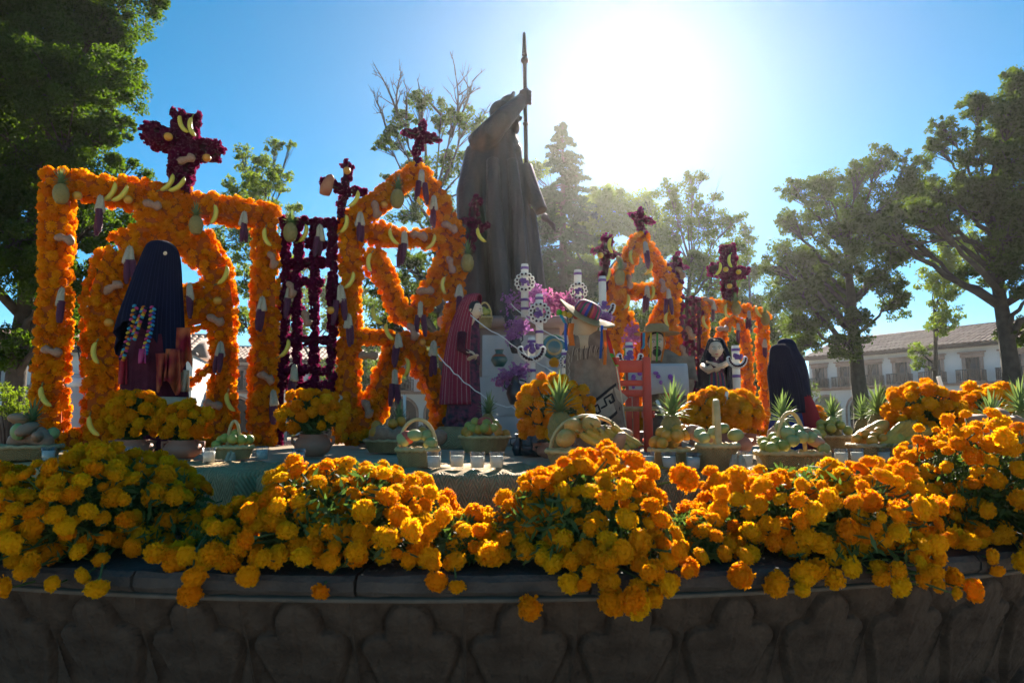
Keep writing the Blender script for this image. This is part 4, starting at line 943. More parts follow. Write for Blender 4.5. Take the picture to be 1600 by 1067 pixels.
# ================================================================== MANNEQUINS
def head_mesh(skin, beard=False, hair=True):
    """a head about 1 unit tall, face towards -y, chin at z=-0.5"""
    m = MB()
    def fn(d):
        q = 1.0
        if d.z < 0: q *= 1 - .16 * (-d.z) ** 1.5 * (1 if abs(d.x) > .1 else .7)
        if d.y < -.5 and abs(d.z - .08) < .16 and .18 < abs(d.x) < .5: q *= .955
        return q
    m.ball((0, 0, 0), (.37, .44, .5), 26, 0, fn=fn)
    m.tube([(0, -.40, .10), (0, -.47, -.02), (0, -.50, -.075), (0, -.43, -.11)], [.03, .045, .06, .03], 8)                       # nose
    for sx in (-1, 1):
        m.ball((sx * .14, -.375, .07), (.062, .04, .032), 10, 1); m.ball((sx * .14, -.408, .07), (.026, .014, .027), 8, 3)         # eyes
        m.tube([(sx * .06, -.405, .15), (sx * .14, -.402, .175), (sx * .23, -.36, .15)], [.012, .016, .008], 5, 3)                  # brows
        m.ball((sx * .37, .02, .02), (.04, .07, .10), 8)                                                                           # ears
    m.ball((0, -.415, -.21), (.10, .035, .022), 10, 2); m.ball((0, -.408, -.245), (.085, .035, .024), 10, 2)                       # lips
    m.tube([(0, .03, -.32), (0, .06, -.75)], [.20, .24], 12)                                                                       # neck
    if beard: m.ball((0, -.30, -.40), (.20, .17, .20), 12, 3); m.tube([(-.16, -.40, -.22), (-.06, -.45, -.165), (.06, -.45, -.165), (.16, -.40, -.22)], [.02, .035, .035, .02], 6, 3)
    if hair: m.ball((0, .06, .10), (.41, .44, .47), 18, 3, fn=lambda d: 1.0 if (d.y > -.35 or d.z > .62) else .8)
    return m.mesh('head', [skin, 'eye_white', 'lips', 'hair'])
def hand_mesh(skin='skin_wax'):
    """a hand 1 unit long pointing +x, palm down, thumb on -y"""
    m = MB(); m.tube([(-.25, 0, 0), (0, 0, 0), (.25, 0, 0), (.45, 0, 0)], [.13, .15, .2, .2], 10, squash=.45)
    for i, (y, L) in enumerate(((-.14, .42), (-.05, .50), (.05, .46), (.14, .36))):
        m.tube([(.42, y, 0), (.42 + L * .4, y * 1.1, .03), (.42 + L * .75, y * 1.1, .0), (.42 + L, y * 1.05, -.06)], [.052, .05, .046, .034], 7)
    m.tube([(.08, -.16, -.02), (.24, -.28, -.03), (.40, -.31, -.05)], [.06, .055, .038], 7)
    return m.mesh('hand', skin)
HW, HB = head_mesh('skin_wax'), head_mesh('skin_wax', beard=True); HN = hand_mesh()
def put(name, me, parent, loc, rot, sc):
    o = obj(name, me, parent, loc); o.rotation_euler = rot; o.scale = (sc, sc, sc) if not hasattr(sc, '__len__') else sc; return o
navy_pl = uv_bands([(0, (.008, .010, .022)), (.5, (.012, .016, .034))], 'X', 90)
mat('navy_shawl', (.010, .013, .028), rough=.95, spec=.08, uvcol=uv_bands([(0, (.008, .009, .023)), (.55, (.018, .021, .046)), (.72, (.008, .009, .023))], 'X', 48), transl=.06)
mat('navy_plain', (.010, .012, .030), (.018, .021, .044), rough=.9, spec=.15, scale=12, transl=.06)
mat('burgundy', (.055, .008, .016), (.085, .014, .026), rough=.9, spec=.15, scale=10, bump=.3)
mat('rebozo_red', (.30, .03, .05), rough=.9, spec=.1, transl=.25, uvcol=uv_bands([(0, (.30, .028, .055)), (.90, (.70, .52, .50)), (.945, (.30, .028, .055))], 'X', 26))
mat('black_shawl', (.014, .013, .020), (.022, .020, .030), rough=.9, spec=.15, scale=14, transl=.08)
mat('tie_dye', (.50, .12, .04), (.22, .006, .020), rough=.9, scale=9, transl=.25, detail=1)
mat('ribbon_red', (.42, .03, .02), rough=.6, transl=.4); mat('ribbon_orange', (.70, .20, .02), rough=.6, transl=.45); mat('ribbon_blue', (.02, .10, .38), rough=.6, transl=.4); mat('ribbon_cyan', (.05, .36, .50), rough=.6, transl=.4)
mat('ribbon_green', (.10, .40, .05), rough=.6, transl=.45); mat('ribbon_yellow', (.70, .50, .05), rough=.6, transl=.4); mat('ribbon_pink', (.55, .06, .20), rough=.6, transl=.4)
mat('serape', (.19, .132, .092), (.26, .185, .13), rough=.95, spec=.1, scale=18, bump=.4, bscale=90); mat('serape_light', (.34, .26, .18), (.40, .31, .22), rough=.95, spec=.1, scale=30); mat('serape_dark', (.035, .028, .026), rough=.95, spec=.1)
mat('palm_hat', (.36, .23, .10), (.44, .30, .14), rough=.8, spec=.1, scale=30, transl=.3, tcol=(.55, .33, .12))
mat('hat_band', (.3, .05, .1), rough=.8, uvcol=uv_bands([(0, (.28, .02, .07)), (.22, (.02, .10, .06)), (.36, (.34, .05, .12)), (.55, (.03, .05, .22)), (.72, (.10, .04, .02)), (.86, (.45, .08, .06))], 'X', 5))
mat('floral_dark', (.020, .020, .030), (.16, .03, .06), rough=.9, scale=26, detail=2)
mat('skirt_multi', (.10, .02, .05), rough=.9, uvcol=uv_bands([(0, (.22, .03, .04)), (.2, (.015, .07, .09)), (.42, (.10, .02, .10)), (.6, (.30, .10, .05)), (.74, (.02, .10, .06)), (.9, (.18, .03, .12))], 'X', 9))
mat('red_skirt', (.28, .012, .022), (.34, .02, .03), rough=.9, scale=8, transl=.15); mat('blue_skirt', (.015, .03, .16), rough=.9)
mat('cream_cloth', (.55, .42, .26), (.60, .47, .30), rough=.9, scale=10, transl=.2)
def sub_thing(name, label, px, py, Y, cat='mannequin'): b = P(px, py, Y); b.z = DECK; return thing(name, label, cat, b), b

# woman in the long navy shawl, seen from behind, in front of the near gate
Y = 4.5; t, b = sub_thing('mannequin', 'mannequin from behind in long navy shawl and burgundy pleated skirt', 243, 715, Y)
m = MB(); loft(m, dense([(525, 205, 282), (560, 198, 285), (610, 193, 290), (660, 190, 294), (714, 188, 298)], 4), Y, dr=.8, nf=22, fa=.05, n=120, base=b); m.build('skirt', 'burgundy', t)
m = MB()
rows = dense([(377, 246, 262), (382, 234, 274), (395, 226, 281), (430, 213, 284), (470, 200, 287), (510, 188, 289), (545, 181, 291)], 4)
loft(m, rows, Y, dr=[.8 - .16 * i / (len(rows) - 1) for i in range(len(rows))], nf=9, fa=.10, n=96, base=b, close=False, ph=.8, tw=.7)
# ragged lower hem: longer at the right side and the far left corner
nn = 96; kk = len(rows)
for i in range(kk):
    for j in range(nn):
        th = 2 * math.pi * j / nn; s_ = i / (kk - 1); x, y, z = m.v[i * nn + j]; dz = (-.24 * max(0, math.cos(th - .25)) ** 2 - .06 * max(0, math.cos(th - 3.3)) + .20 * max(0, math.cos(th + 2.05)) ** 3) * s_ ** 1.5
        m.v[i * nn + j] = (x, y, z + dz)
sh = m.build('shawl', 'navy_shawl', t)
sol = sh.modifiers.new('cloth', 'SOLIDIFY'); sol.thickness = .008
m = MB(); loft(m, dense([(470, 222, 262), (500, 212, 275), (540, 204, 283)], 3), Y, dr=.7, n=32, base=b); m.build('blouse', 'burgundy', t)
m = MB(); q = P(258, 396, Y - .17) - b; m.ball(q, (.013, .006, .013), 10); m.build('shawl_button', 'husk', t)
def drape(xl, xr, y0, y1, Yd, n=10, k=12, amp=.018, taper=0.0, jag=0.0):
    mb = MB(); vs_ = []
    for i in range(k + 1):
        s_ = i / k
        for j in range(n + 1):
            u = j / n; x = xl + (xr - xl) * u + taper * s_ * (u - .5); p = P(x, y0 + (y1 - y0) * s_ + (jag * math.sin(5 * u + 1) * s_), Yd + amp * math.sin(9 * u + 2 * s_) * (.3 + s_)); vs_.append(p - b)
    mb.add(vs_, [[i * (n + 1) + j, i * (n + 1) + j + 1, (i + 1) * (n + 1) + j + 1, (i + 1) * (n + 1) + j] for i in range(k) for j in range(n)], 0, [(j / n, i / k) for i in range(k + 1) for j in range(n + 1)]); return mb
def cloth_part(mb, name, material, parent, th=.005):
    o = mb.build(name, material, parent); s_ = o.modifiers.new('cloth', 'SOLIDIFY'); s_.thickness = th; return o
cloth_part(drape(243, 262, 552, 600, Y - .20, jag=14, amp=.03, taper=-6), 'sash', 'tie_dye', t); cloth_part(drape(259, 281, 545, 606, Y - .185, jag=-12, amp=.035, taper=5), 'sash', 'tie_dye', t); cloth_part(drape(276, 297, 512, 578, Y - .13, jag=14, amp=.03, taper=8), 'sash', 'tie_dye', t); cloth_part(drape(186, 199, 555, 600, Y - .13), 'sash', 'red_skirt', t)
cloth_part(drape(281, 296, 578, 612, Y - .10), 'fringe_bag', 'husk', t)
def braid(pts, cols, name='braid'):
    mb = MB(); Wp = [P(x, y, Y - .20) - b for x, y in pts]; L_ = []
    n = 30
    for i in range(n):
        f = i / (n - 1) * (len(Wp) - 1); k = min(len(Wp) - 2, int(f)); c = Wp[k].lerp(Wp[k + 1], f - k); s_ = 1 if i % 2 else -1
        mb.ball((c.x + s_ * .009, c.y, c.z), (.014, .012, .0095), 8, i % len(cols), rot=Matrix.Rotation(s_ * .6, 3, 'Y'))
    return mb.build(name, cols, t)
rc = ['ribbon_cyan', 'ribbon_pink', 'ribbon_yellow', 'navy_plain', 'ribbon_orange']
braid([(212, 478), (204, 512), (196, 545), (190, 562)], rc); braid([(226, 480), (216, 505), (208, 530)], rc[::-1]); braid([(239, 480), (236, 510), (228, 540), (226, 552)], ['ribbon_pink', 'ribbon_cyan', 'ribbon_yellow', 'ribbon_blue'])
cloth_part(drape(217, 228, 545, 568, Y - .21, n=5, k=5), 'tassel', 'ribbon_pink', t)
m = MB(); q = P(246, 633, Y) - b; m.lathe([(pix(54, Y), 0), (pix(56, Y), .02), (pix(54, Y), .05)], (q.x, q.y, q.z), 32); m.build('skirt_hem_band', 'husk', t)

# woman in striped red rebozo, in profile to the right
Y = 5.4; t, b = sub_thing('mannequin', 'mannequin in profile wearing striped red shawl, gazing down beside the altar', 722, 690, Y)
m = MB(); loft(m, dense([(560, 704, 748), (600, 702, 750), (640, 698, 752), (668, 694, 754)], 3), Y, dr=.8, nf=14, fa=.06, n=72, base=b); m.build('skirt', 'floral_dark', t)
m = MB(); rows = dense([(459, 736, 750), (463, 726, 753), (475, 718, 752), (492, 711, 749), (520, 702, 747), (560, 695, 747), (600, 691, 749), (632, 689, 752)], 4)
loft(m, rows, Y, dr=.85, nf=9, fa=.06, n=110, base=b, close=False)
kk = len(rows); fs2 = []
for i, f in enumerate(m.f):                      # open the shawl at the front (towards +x, -y)
    r_, j = divmod(i, 110); th = 2 * math.pi * j / 110; s_ = r_ / (kk - 1); op = (.55 if s_ > .12 else .35) if s_ > .05 else 0
    d = (th - (-.45)) % (2 * math.pi); d = min(d, 2 * math.pi - d)
    if d > op: fs2.append(f)
m.f = fs2; m.m = [0] * len(fs2)
cloth_part(m, 'shawl', 'rebozo_red', t, .006)
m = MB(); loft(m, dense([(500, 726, 748), (530, 716, 750), (570, 706, 750)], 3), Y, dr=.7, n=32, base=b); m.build('blouse', 'floral_dark', t)
hp = P(741, 486, Y - .03) - b; put('head', HW, t, hp, (math.radians(14), 0, math.radians(66)), .155)
for (x, y, rz, ry) in ((727, 546, -.1, .45), (743, 556, 2.4, .25)): put('hand', HN, t, P(x, y, Y - .17) - b, (0.3, ry, rz), .10)
m = MB(); m.tube([P(722, 520, Y - .13) - b, P(720, 545, Y - .17) - b, P(732, 552, Y - .18) - b], [.035, .032, .022], 8); m.build('sleeve', 'burgundy', t)
m = MB(); q = P(720, 690, Y) - b; m.lathe([(.20, 0), (.21, .01), (.19, .15), (.17, .17)], (q.x, q.y, 0), 24); m.build('stand', 'petate', t)
m = MB()
for i in range(26): a = U(0, 6.28); rr = pix(30, Y); q = P(723, 660, Y) - b; m.ball((q.x + rr * math.cos(a) * .9, q.y + rr * math.sin(a) * .8, q.z + U(-.03, .05)), U(.02, .04), 7)
m.build('flower_wreath', 'floral_dark', t)

# hatted man in grey serape, seen from behind
Y = 4.4; t, b = sub_thing('mannequin', 'mannequin from behind in palm hat and grey serape beside the red chair', 935, 705, Y)
m = MB(); rows = dense([(516, 905, 934), (524, 894, 948), (545, 886, 956), (580, 883, 962), (620, 886, 968), (660, 895, 976), (706, 903, 986)], 4)
loft(m, rows, Y, dr=.62, nf=6, fa=.06, n=110, base=b, fr=lambda s: .2 + s); m.build('serape', 'serape', t)
def on_serape(x, y, off=.006):                   # nearest point on the viewer's side of the serape
    for i in range(len(rows) - 1):
        if rows[i][0] <= y <= rows[i + 1][0]:
            f = (y - rows[i][0]) / (rows[i + 1][0] - rows[i][0]); xl = rows[i][1] + (rows[i + 1][1] - rows[i][1]) * f; xr = rows[i][2] + (rows[i + 1][2] - rows[i][2]) * f; break
    u = max(-.98, min(.98, (x - (xl + xr) / 2) / ((xr - xl) / 2))); return P(x, y, Y - pix((xr - xl) / 2, Y) * .62 * math.sqrt(1 - u * u) * 1.05 - off) - b
def band(name, pts, w, material, off=.006, m_=10):
    mb = MB(); vs_ = []; pp = []
    for i in range(len(pts) - 1):
        for q in range(m_): f = q / m_; pp.append((pts[i][0] + (pts[i + 1][0] - pts[i][0]) * f, pts[i][1] + (pts[i + 1][1] - pts[i][1]) * f))
    pp.append(pts[-1])
    for i, (x, y) in enumerate(pp):
        a = pp[max(0, i - 1)]; c = pp[min(len(pp) - 1, i + 1)]; d = Vector((c[0] - a[0], c[1] - a[1])); d = d.normalized() if d.length else Vector((1, 0)); nx, ny = -d.y * w / 2, d.x * w / 2
        vs_ += [on_serape(x + nx, y + ny, off), on_serape(x - nx, y - ny, off)]
    mb.add(vs_, [[2 * i, 2 * i + 1, 2 * i + 3, 2 * i + 2] for i in range(len(pp) - 1)]); return mb.build(name, material, t)
band('woven_band', [(908, 664), (930, 648), (958, 627), (970, 612)], 30, 'serape_light', .012)
band('woven_border', [(903, 646), (930, 626), (955, 606), (966, 598)], 4, 'serape_dark', .016); band('woven_border', [(917, 682), (935, 668), (960, 648), (974, 632)], 4, 'serape_dark', .016)
for (ox, oy) in ((930, 646), (952, 629)):
    band('key_fret', [(ox - 13, oy + 9), (ox - 4, oy + 4), (ox - 8, oy - 6), (ox + 4, oy - 14), (ox + 8, oy - 3), (ox + 2, oy + 1), (ox + 0, oy - 4)], 3.0, 'serape_dark', .019, 4)
for i in range(22):
    x0 = 896 + i * 2.5; y0 = 538 + abs(i - 9) * .4; L_ = U(8, 24); band('zigzag_stripe', [(x0, y0 + U(0, 5)), (x0 - 2.0, y0 + L_ * .5), (x0 - .5 - U(0, 3), y0 + L_)], U(.6, 1.2), ('serape_light', 'serape_dark', 'serape_light')[i % 3], .013, 4)
for i in range(7): band('zigzag_stripe', [(887 + i * .3, 552 + i * 11), (890 + i * .3, 558 + i * 11), (888 + i * .3, 564 + i * 11)], 1.6, 'serape_light', .013, 3)
m = MB(); m.tube([P(958, 545, Y - .17) - b, P(968, 600, Y - .16) - b, P(977, 660, Y - .14) - b, P(984, 705, Y - .12) - b], .0045, 5); m.build('cord', 'husk', t)
hp = P(913, 510, Y) - b; m = MB(); m.ball(hp, (.088, .10, .105), 18); m.tube([hp - Vector((0, 0, .05)), hp - Vector((-.01, 0, .15))], [.075, .09], 12); m.build('head_wrap', 'cream_cloth', t)
ax = Vector((.42, -.30, .86)).normalized(); rot = Vector((0, 0, 1)).rotation_difference(ax).to_matrix(); hc = P(915, 494, Y) - b
m = MB()
vs_ = []; n = 48; prof = [(.085, 0), (.12, .004), (.165, -.004), (.195, .004), (.198, .010), (.165, .006), (.12, .014), (.085, .014)]
for (r, z) in prof:
    for j in range(n): a = 2 * math.pi * j / n; vs_.append(hc + rot @ Vector((r * math.cos(a), r * math.sin(a), z + .02 * math.cos(2 * a) * (r / .2) ** 2)))
m.add(vs_, [[i * n + j, i * n + (j + 1) % n, ((i + 1) % 8) * n + (j + 1) % n, ((i + 1) % 8) * n + j] for i in range(8) for j in range(n)])
hat = m.build('hat_brim', 'palm_hat', t)
m = MB(); m.lathe([(.088, -.005), (.090, .03), (.082, .075), (.06, .095), (.02, .102), (.001, .102)], n=36); m.v = [tuple(hc + rot @ Vector(v)) for v in m.v]; m.build('hat_crown', 'hat_band', t)
def ribbon(pts, w, material, Yd, nm='ribbon', par=None, bb=None):
    mb = MB(); bb = bb or b; vs_ = []
    for i, (x, y) in enumerate(pts): p = P(x, y, Yd + .012 * math.sin(i * 1.7)) - bb; h = pix(w, Yd) / 2; vs_ += [p + Vector((-h, 0, 0)), p + Vector((h, 0.004, 0))]
    mb.add(vs_, [[2 * i, 2 * i + 1, 2 * i + 3, 2 * i + 2] for i in range(len(pts) - 1)]); return cloth_part(mb, nm, material, par or t, .002)
ribbon([(893, 505), (891, 520), (894, 540)], 9, 'ribbon_orange', Y - .16); ribbon([(878, 497), (884, 506), (883, 520), (885, 548)], 4, 'ribbon_blue', Y - .14); ribbon([(876, 492), (883, 505)], 5, 'ribbon_cyan', Y - .15)
ribbon([(941, 508), (940, 530), (938, 560)], 4, 'ribbon_blue', Y - .20); ribbon([(944, 515), (946, 540), (945, 570)], 5, 'ribbon_orange', Y - .20); ribbon([(945, 515), (952, 535), (956, 552), (964, 570)], 6, 'ribbon_red', Y - .19); ribbon([(955, 552), (964, 572)], 6, 'ribbon_green', Y - .20)
for (x, y, c) in ((874, 488, 'ribbon_green'), (882, 490, 'ribbon_yellow'), (890, 492, 'ribbon_yellow'), (900, 494, 'ribbon_red')): m = MB(); m.ball(P(x, y, Y - .1) - b, .02, 8); m.build('flower_trim', c, t)

# bearded hatted man facing us behind the table
Y = 5.9; t, b = sub_thing('mannequin', 'bearded mannequin in ribboned hat and grey serape facing us behind red chair', 1045, 690, Y)
m = MB(); rows = dense([(546, 1022, 1044), (556, 1012, 1060), (575, 1008, 1075), (600, 1010, 1084), (640, 1014, 1070), (690, 1014, 1064)], 4); loft(m, rows, Y, dr=.6, nf=6, fa=.08, n=80, base=b); m.build('serape', 'serape', t)
cloth_part(drape(1035, 1084, 556, 598, Y - .14, taper=14, jag=6), 'serape_fold', 'serape', t)
hp = P(1026, 537, Y - .10) - b; put('head', HB, t, hp, (0.05, 0, -.2), .19)
m = MB(); q = P(1026, 520, Y - .06) - b; m.lathe([(.075, 0), (.13, .004), (.185, -.012), (.187, -.004), (.15, .0), (.10, .012), (.098, .05), (.07, .075), (.02, .082), (.001, .082)], (q.x, q.y, q.z), 40, wob=lambda a, s: 1 + .05 * math.cos(2 * a)); m.build('hat', 'palm_hat', t)
for (x, x2, c, w) in ((1017, 1016, 'ribbon_yellow', 3), (1027, 1026, 'ribbon_green', 3), (1003, 1000, 'ribbon_red', 4), (1006, 1004, 'ribbon_cyan', 4), (1038, 1033, 'ribbon_orange', 3), (1010, 1012, 'ribbon_orange', 3)):
    ribbon([(x, 520), (x, 540), (x2, 565 if c != 'ribbon_cyan' else 545)], w, c, Y - .24)
# table with white embroidered cloth in front of him
tc_ = P(1030, 605, 5.45); tb = thing('small_table', 'small table under a pale cloth embroidered with purple flowers', 'table', (tc_.x, 5.45, DECK)); b = Vector((tc_.x, 5.45, DECK)); zt_ = P(1030, 572, 5.45).z - DECK
m = MB(); m.box((-.05, .05, zt_ - .02), (.40, .42, .04), bev=.01); m.build('table_top', 'red_wood', tb)
for sx in (-1, 1):
    for sy in (-1, 1): m = MB(); m.box((sx * .16 - .05, sy * .16 + .05, (zt_ - .04) / 2), (.045, .045, zt_ - .04)); m.build('leg', 'red_wood', tb)
cloth = thing('tablecloth', 'white tablecloth with purple embroidered flowers hanging behind the red chair', 'tablecloth', (tc_.x, 5.45, DECK + zt_))
m = MB(); vs_ = []; n = 16
for (yy, zz) in ((.27, .004), (-.18, .004), (-.20, -.02), (-.21, -.12), (-.215, -.22)):
    for i in range(n + 1): x = -.28 + .46 * i / n; vs_.append((x, yy + .012 * math.sin(i * 1.1) * (zz < -.05), zz - (.05 * abs(x) / .36 if zz < -.05 else 0)))
m.add(vs_, [[r_ * (n + 1) + i, r_ * (n + 1) + i + 1, (r_ + 1) * (n + 1) + i + 1, (r_ + 1) * (n + 1) + i] for r_ in range(4) for i in range(n)]); cloth_part(m, 'cloth', 'white_cloth', cloth, .003)
mat('embroidery', (.22, .06, .28), (.30, .10, .34), rough=.9, scale=40)
for k in range(16): m = MB(); m.ball((U(-.25, .12), -.228, U(-.19, -.05)), (U(.012, .024), .005, U(.012, .024)), 7); m.build('embroidered_flower', 'embroidery', cloth)

# woman in black shawl with crossed hands
Y = 6.3; t, b = sub_thing('mannequin', 'mannequin in black shawl with crossed hands and colourful skirt', 1116, 690, Y)
m = MB(); loft(m, dense([(580, 1100, 1132), (600, 1096, 1138), (650, 1092, 1142), (688, 1092, 1142)], 3), Y, dr=.8, nf=16, fa=.06, n=72, base=b); m.build('skirt', 'skirt_multi', t)
m = MB(); loft(m, dense([(548, 1106, 1128), (562, 1102, 1133), (590, 1100, 1134)], 3), Y - .02, dr=.6, n=32, base=b); m.build('blouse', 'floral_dark', t)
m = MB(); rows = dense([(528, 1110, 1126), (532, 1106, 1131), (545, 1102, 1136), (562, 1096, 1141), (580, 1092, 1143), (606, 1088, 1145)], 4); loft(m, rows, Y, dr=.75, nf=8, fa=.07, n=80, base=b, close=False)
kk = len(rows); fs2 = []
for i, f in enumerate(m.f):
    r_, j = divmod(i, 80); th = 2 * math.pi * j / 80; d = abs(th - 1.5 * math.pi); s_ = r_ / (kk - 1)
    if d > (.62 if s_ > .06 else 0): fs2.append(f)
m.f = fs2; m.m = [0] * len(fs2); cloth_part(m, 'shawl', 'black_shawl', t, .006)
put('head', HW, t, P(1118, 547, Y - .05) - b, (.05, 0, -.15), .175)
put('hand', HN, t, P(1110, 567, Y - .20) - b, (.4, .25, .15), .14); put('hand', HN, t, P(1126, 574, Y - .20) - b, (.4, .35, 2.9), .14)
m = MB(); m.tube([P(1140, 565, Y - .1) - b, P(1130, 571, Y - .18) - b, P(1120, 572, Y - .19) - b], [.03, .026, .02], 8); m.tube([P(1098, 572, Y - .1) - b, P(1104, 578, Y - .18) - b, P(1112, 572, Y - .19) - b], [.03, .026, .02], 8); m.build('forearms', 'skin_wax', t)

# two cloaked women at the right
Y = 4.6; t, b = sub_thing('mannequin', 'cloaked mannequin in navy shawl with blue skirt, nearer of the two', 1225, 700, Y)
m = MB(); loft(m, dense([(615, 1212, 1246), (650, 1206, 1252), (702, 1196, 1260)], 3), Y, dr=.8, nf=16, fa=.05, n=72, base=b); m.build('skirt', 'blue_skirt', t)
m = MB(); loft(m, dense([(538, 1211, 1224), (543, 1204, 1231), (554, 1202, 1235), (566, 1201, 1240), (584, 1199, 1248), (612, 1203, 1254), (645, 1206, 1257)], 4), Y, dr=.75, nf=8, fa=.11, ph=1.1, tw=.9, n=80, base=b, close=False); cloth_part(m, 'shawl', 'navy_shawl', t)
Y = 4.85; t, b = sub_thing('mannequin', 'cloaked mannequin in navy shawl with wide red skirt, farther of the two', 1252, 700, Y)
m = MB(); loft(m, dense([(610, 1238, 1262), (635, 1236, 1274), (670, 1236, 1284), (712, 1234, 1296)], 3), Y, dr=.8, nf=16, fa=.05, n=72, base=b); m.build('skirt', 'red_skirt', t)
m = MB(); loft(m, dense([(529, 1222, 1234), (534, 1215, 1241), (548, 1214, 1246), (562, 1216, 1254), (585, 1218, 1260), (620, 1224, 1264)], 4), Y, dr=.75, nf=8, fa=.11, ph=2.1, tw=.9, n=80, base=b, close=False); cloth_part(m, 'shawl', 'navy_plain', t)

# ================================================================== ALTAR
ay = 6.0; aL = P(752, 600, ay).x; aR = P(905, 600, ay).x; ac = (aL + aR) / 2; aw = aR - aL
alt = thing('tiered_altar', 'stepped altar draped in white cloth before the statue pedestal', 'altar', (ac, ay, DECK))
zs = [P(800, q, ay).z - DECK for q in (652, 588, 515)]
for i, z1 in enumerate(zs):
    m = MB(); dep = .95 - .27 * i; m.box((0, .14 * i + dep / 2 - .1 + .13 * i, z1 / 2), (aw + .25 - .12 * i, dep, z1), bev=.012); m.build('step', 'white_cloth', alt)
    m = MB(); y0 = .14 * i - .1 + .13 * i - .012; vs_ = []; n = 40; w = aw + .26 - .12 * i; zl = zs[i - 1] if i else 0
    for zz in (z1 + .004, z1 - .02, (z1 + zl) / 2, zl + .02):
        for j in range(n + 1): x = -w / 2 + w * j / n; vs_.append((x, y0 - .012 * (1 + math.sin(j * .9 + i)) * (0 if zz > z1 else 1), zz + (.012 * math.sin(j * .6) if zz < z1 - .1 else 0)))
    m.add(vs_, [[r_ * (n + 1) + j, r_ * (n + 1) + j + 1, (r_ + 1) * (n + 1) + j + 1, (r_ + 1) * (n + 1) + j] for r_ in range(3) for j in range(n)]); m.build('cloth_front', 'white_cloth', alt)
mat('lilac', (.36, .12, .36), (.50, .22, .46), rough=.8, rnd='island', transl=.45); mat('magenta', (.52, .10, .30), (.62, .24, .42), rough=.8, rnd='island', transl=.5)
mat('violet', (.20, .09, .30), (.28, .14, .38), rough=.7, transl=.3); mat('talavera', (.02, .09, .09), rough=.3, spec=.6, uvcol=uv_bands([(0, (.02, .10, .09)), (.35, (.30, .10, .04)), (.45, (.02, .10, .10)), (.7, (.34, .14, .06)), (.8, (.25, .06, .03))], 'Y', 1))
def spray(label, pts, material, n=160, sz=.022, grp='purple flower sprays', leafy=True, spread=.05):
    """a spray of small purple orchids round a few points"""
    c0 = P(*pts[0][:3]); t = thing('flower_spray', label, 'flowers', c0, 0, grp); Vs = []; m = MB()
    rg = np.random.default_rng(int(pts[0][0] * 3 + pts[0][1]))
    for (x, y, Yd, r) in pts:
        c = P(x, y, Yd) - c0; rr = pix(r, Yd); k = max(6, int(n * r / sum(q[3] for q in pts)))
        p = rg.normal(0, .5, (k, 3)) * rr + np.array(c)
        for q in range(5):
            d = rg.normal(0, 1, (k, 3)); d /= np.linalg.norm(d, axis=1)[:, None]; e = np.cross(d, rg.normal(0, 1, (k, 3))); e /= np.linalg.norm(e, axis=1)[:, None]; s_ = sz * rg.uniform(.7, 1.3, (k, 1))
            Vs.append(np.stack([p, p + d * s_ * .6 + e * s_ * .4, p + d * s_, p + d * s_ * .6 - e * s_ * .4], 1).reshape(-1, 3))
        m.tube(bez((0, 0, -.02), (c.x * .3, c.y, c.z * .6 + .02), c, 4), .004, 4)
    V = np.concatenate(Vs); f = obj('petals', np_mesh('petals', V, np.arange(len(V)).reshape(-1, 4), material), t); f['kind'] = 'stuff'; m.build('stems', 'stem', t); return t
spray('magenta flower spray behind the rosette candle, against the statue robe', [(800, 470, 6.2, 16), (822, 462, 6.2, 18), (846, 468, 6.2, 16), (838, 455, 6.2, 12)], 'lilac', 260)
spray('bright pink flower spray right of the tall candles', [(858, 470, 6.15, 14), (868, 480, 6.15, 14), (850, 482, 6.15, 12), (872, 465, 6.15, 8)], 'magenta', 240)
spray('pink flower spray above the brim of the palm hat', [(888, 470, 6.1, 12), (902, 478, 6.1, 12), (878, 474, 6.1, 10)], 'magenta', 200)
spray('dark purple flower spray in the upper black vase on altar', [(806, 515, 5.85, 14), (815, 508, 5.85, 12), (800, 525, 5.85, 11)], 'lilac', 220)
spray('dark purple flower spray in the lower black vase on altar', [(800, 585, 5.65, 15), (815, 580, 5.65, 12), (789, 592, 5.65, 12)], 'lilac', 230)
spray('small lilac spray hanging beside the striped candle', [(941, 500, 5.9, 10), (950, 496, 5.9, 8)], 'lilac', 90)
spray('lilac spray in front of the far gable brace', [(988, 516, 6.6, 10), (984, 530, 6.6, 10), (996, 526, 6.6, 8)], 'magenta', 140)
spray('little pink sprig lying on the white altar cloth', [(778, 597, 5.75, 5), (782, 600, 5.75, 5)], 'magenta', 30)
def vase(label, px, py, Yd, h, r, material='black_clay', cat='vase', ears=True):
    c = P(px, py, Yd); t = thing('vase', label, cat, c); m = MB(); m.lathe([(r * .5, 0), (r * .62, .01), (r, h * .38), (r * .85, h * .6), (r * .42, h * .78), (r * .5, h * .94), (r * .6, h), (r * .5, h * .98), (r * .36, h * .8)], n=24); m.build('body', material, t)
    if ears:
        for sx in (-1, 1): m = MB(); m.tube([(sx * r * .5, 0, h * .85), (sx * r * 1.15, 0, h * .8), (sx * r * 1.2, 0, h * .6), (sx * r * .9, 0, h * .52)], r * .11, 6); m.build('handle', material, t)
    return t
vase('black pottery vase holding the upper purple spray', 805, 552, 5.85, .19, .055); vase('black eared vase holding the lower purple spray', 805, 632, 5.65, .24, .075)
vase('round green and red glazed pot on the altar step', 780, 573, 5.9, .15, .075, 'talavera', 'pot', False); vase('dark pottery vase with spray at statue foot', 796, 510, 6.25, .16, .05)
vase('small black pitcher on the stage near the fruit basket', 811, 716, 4.3, .15, .045)
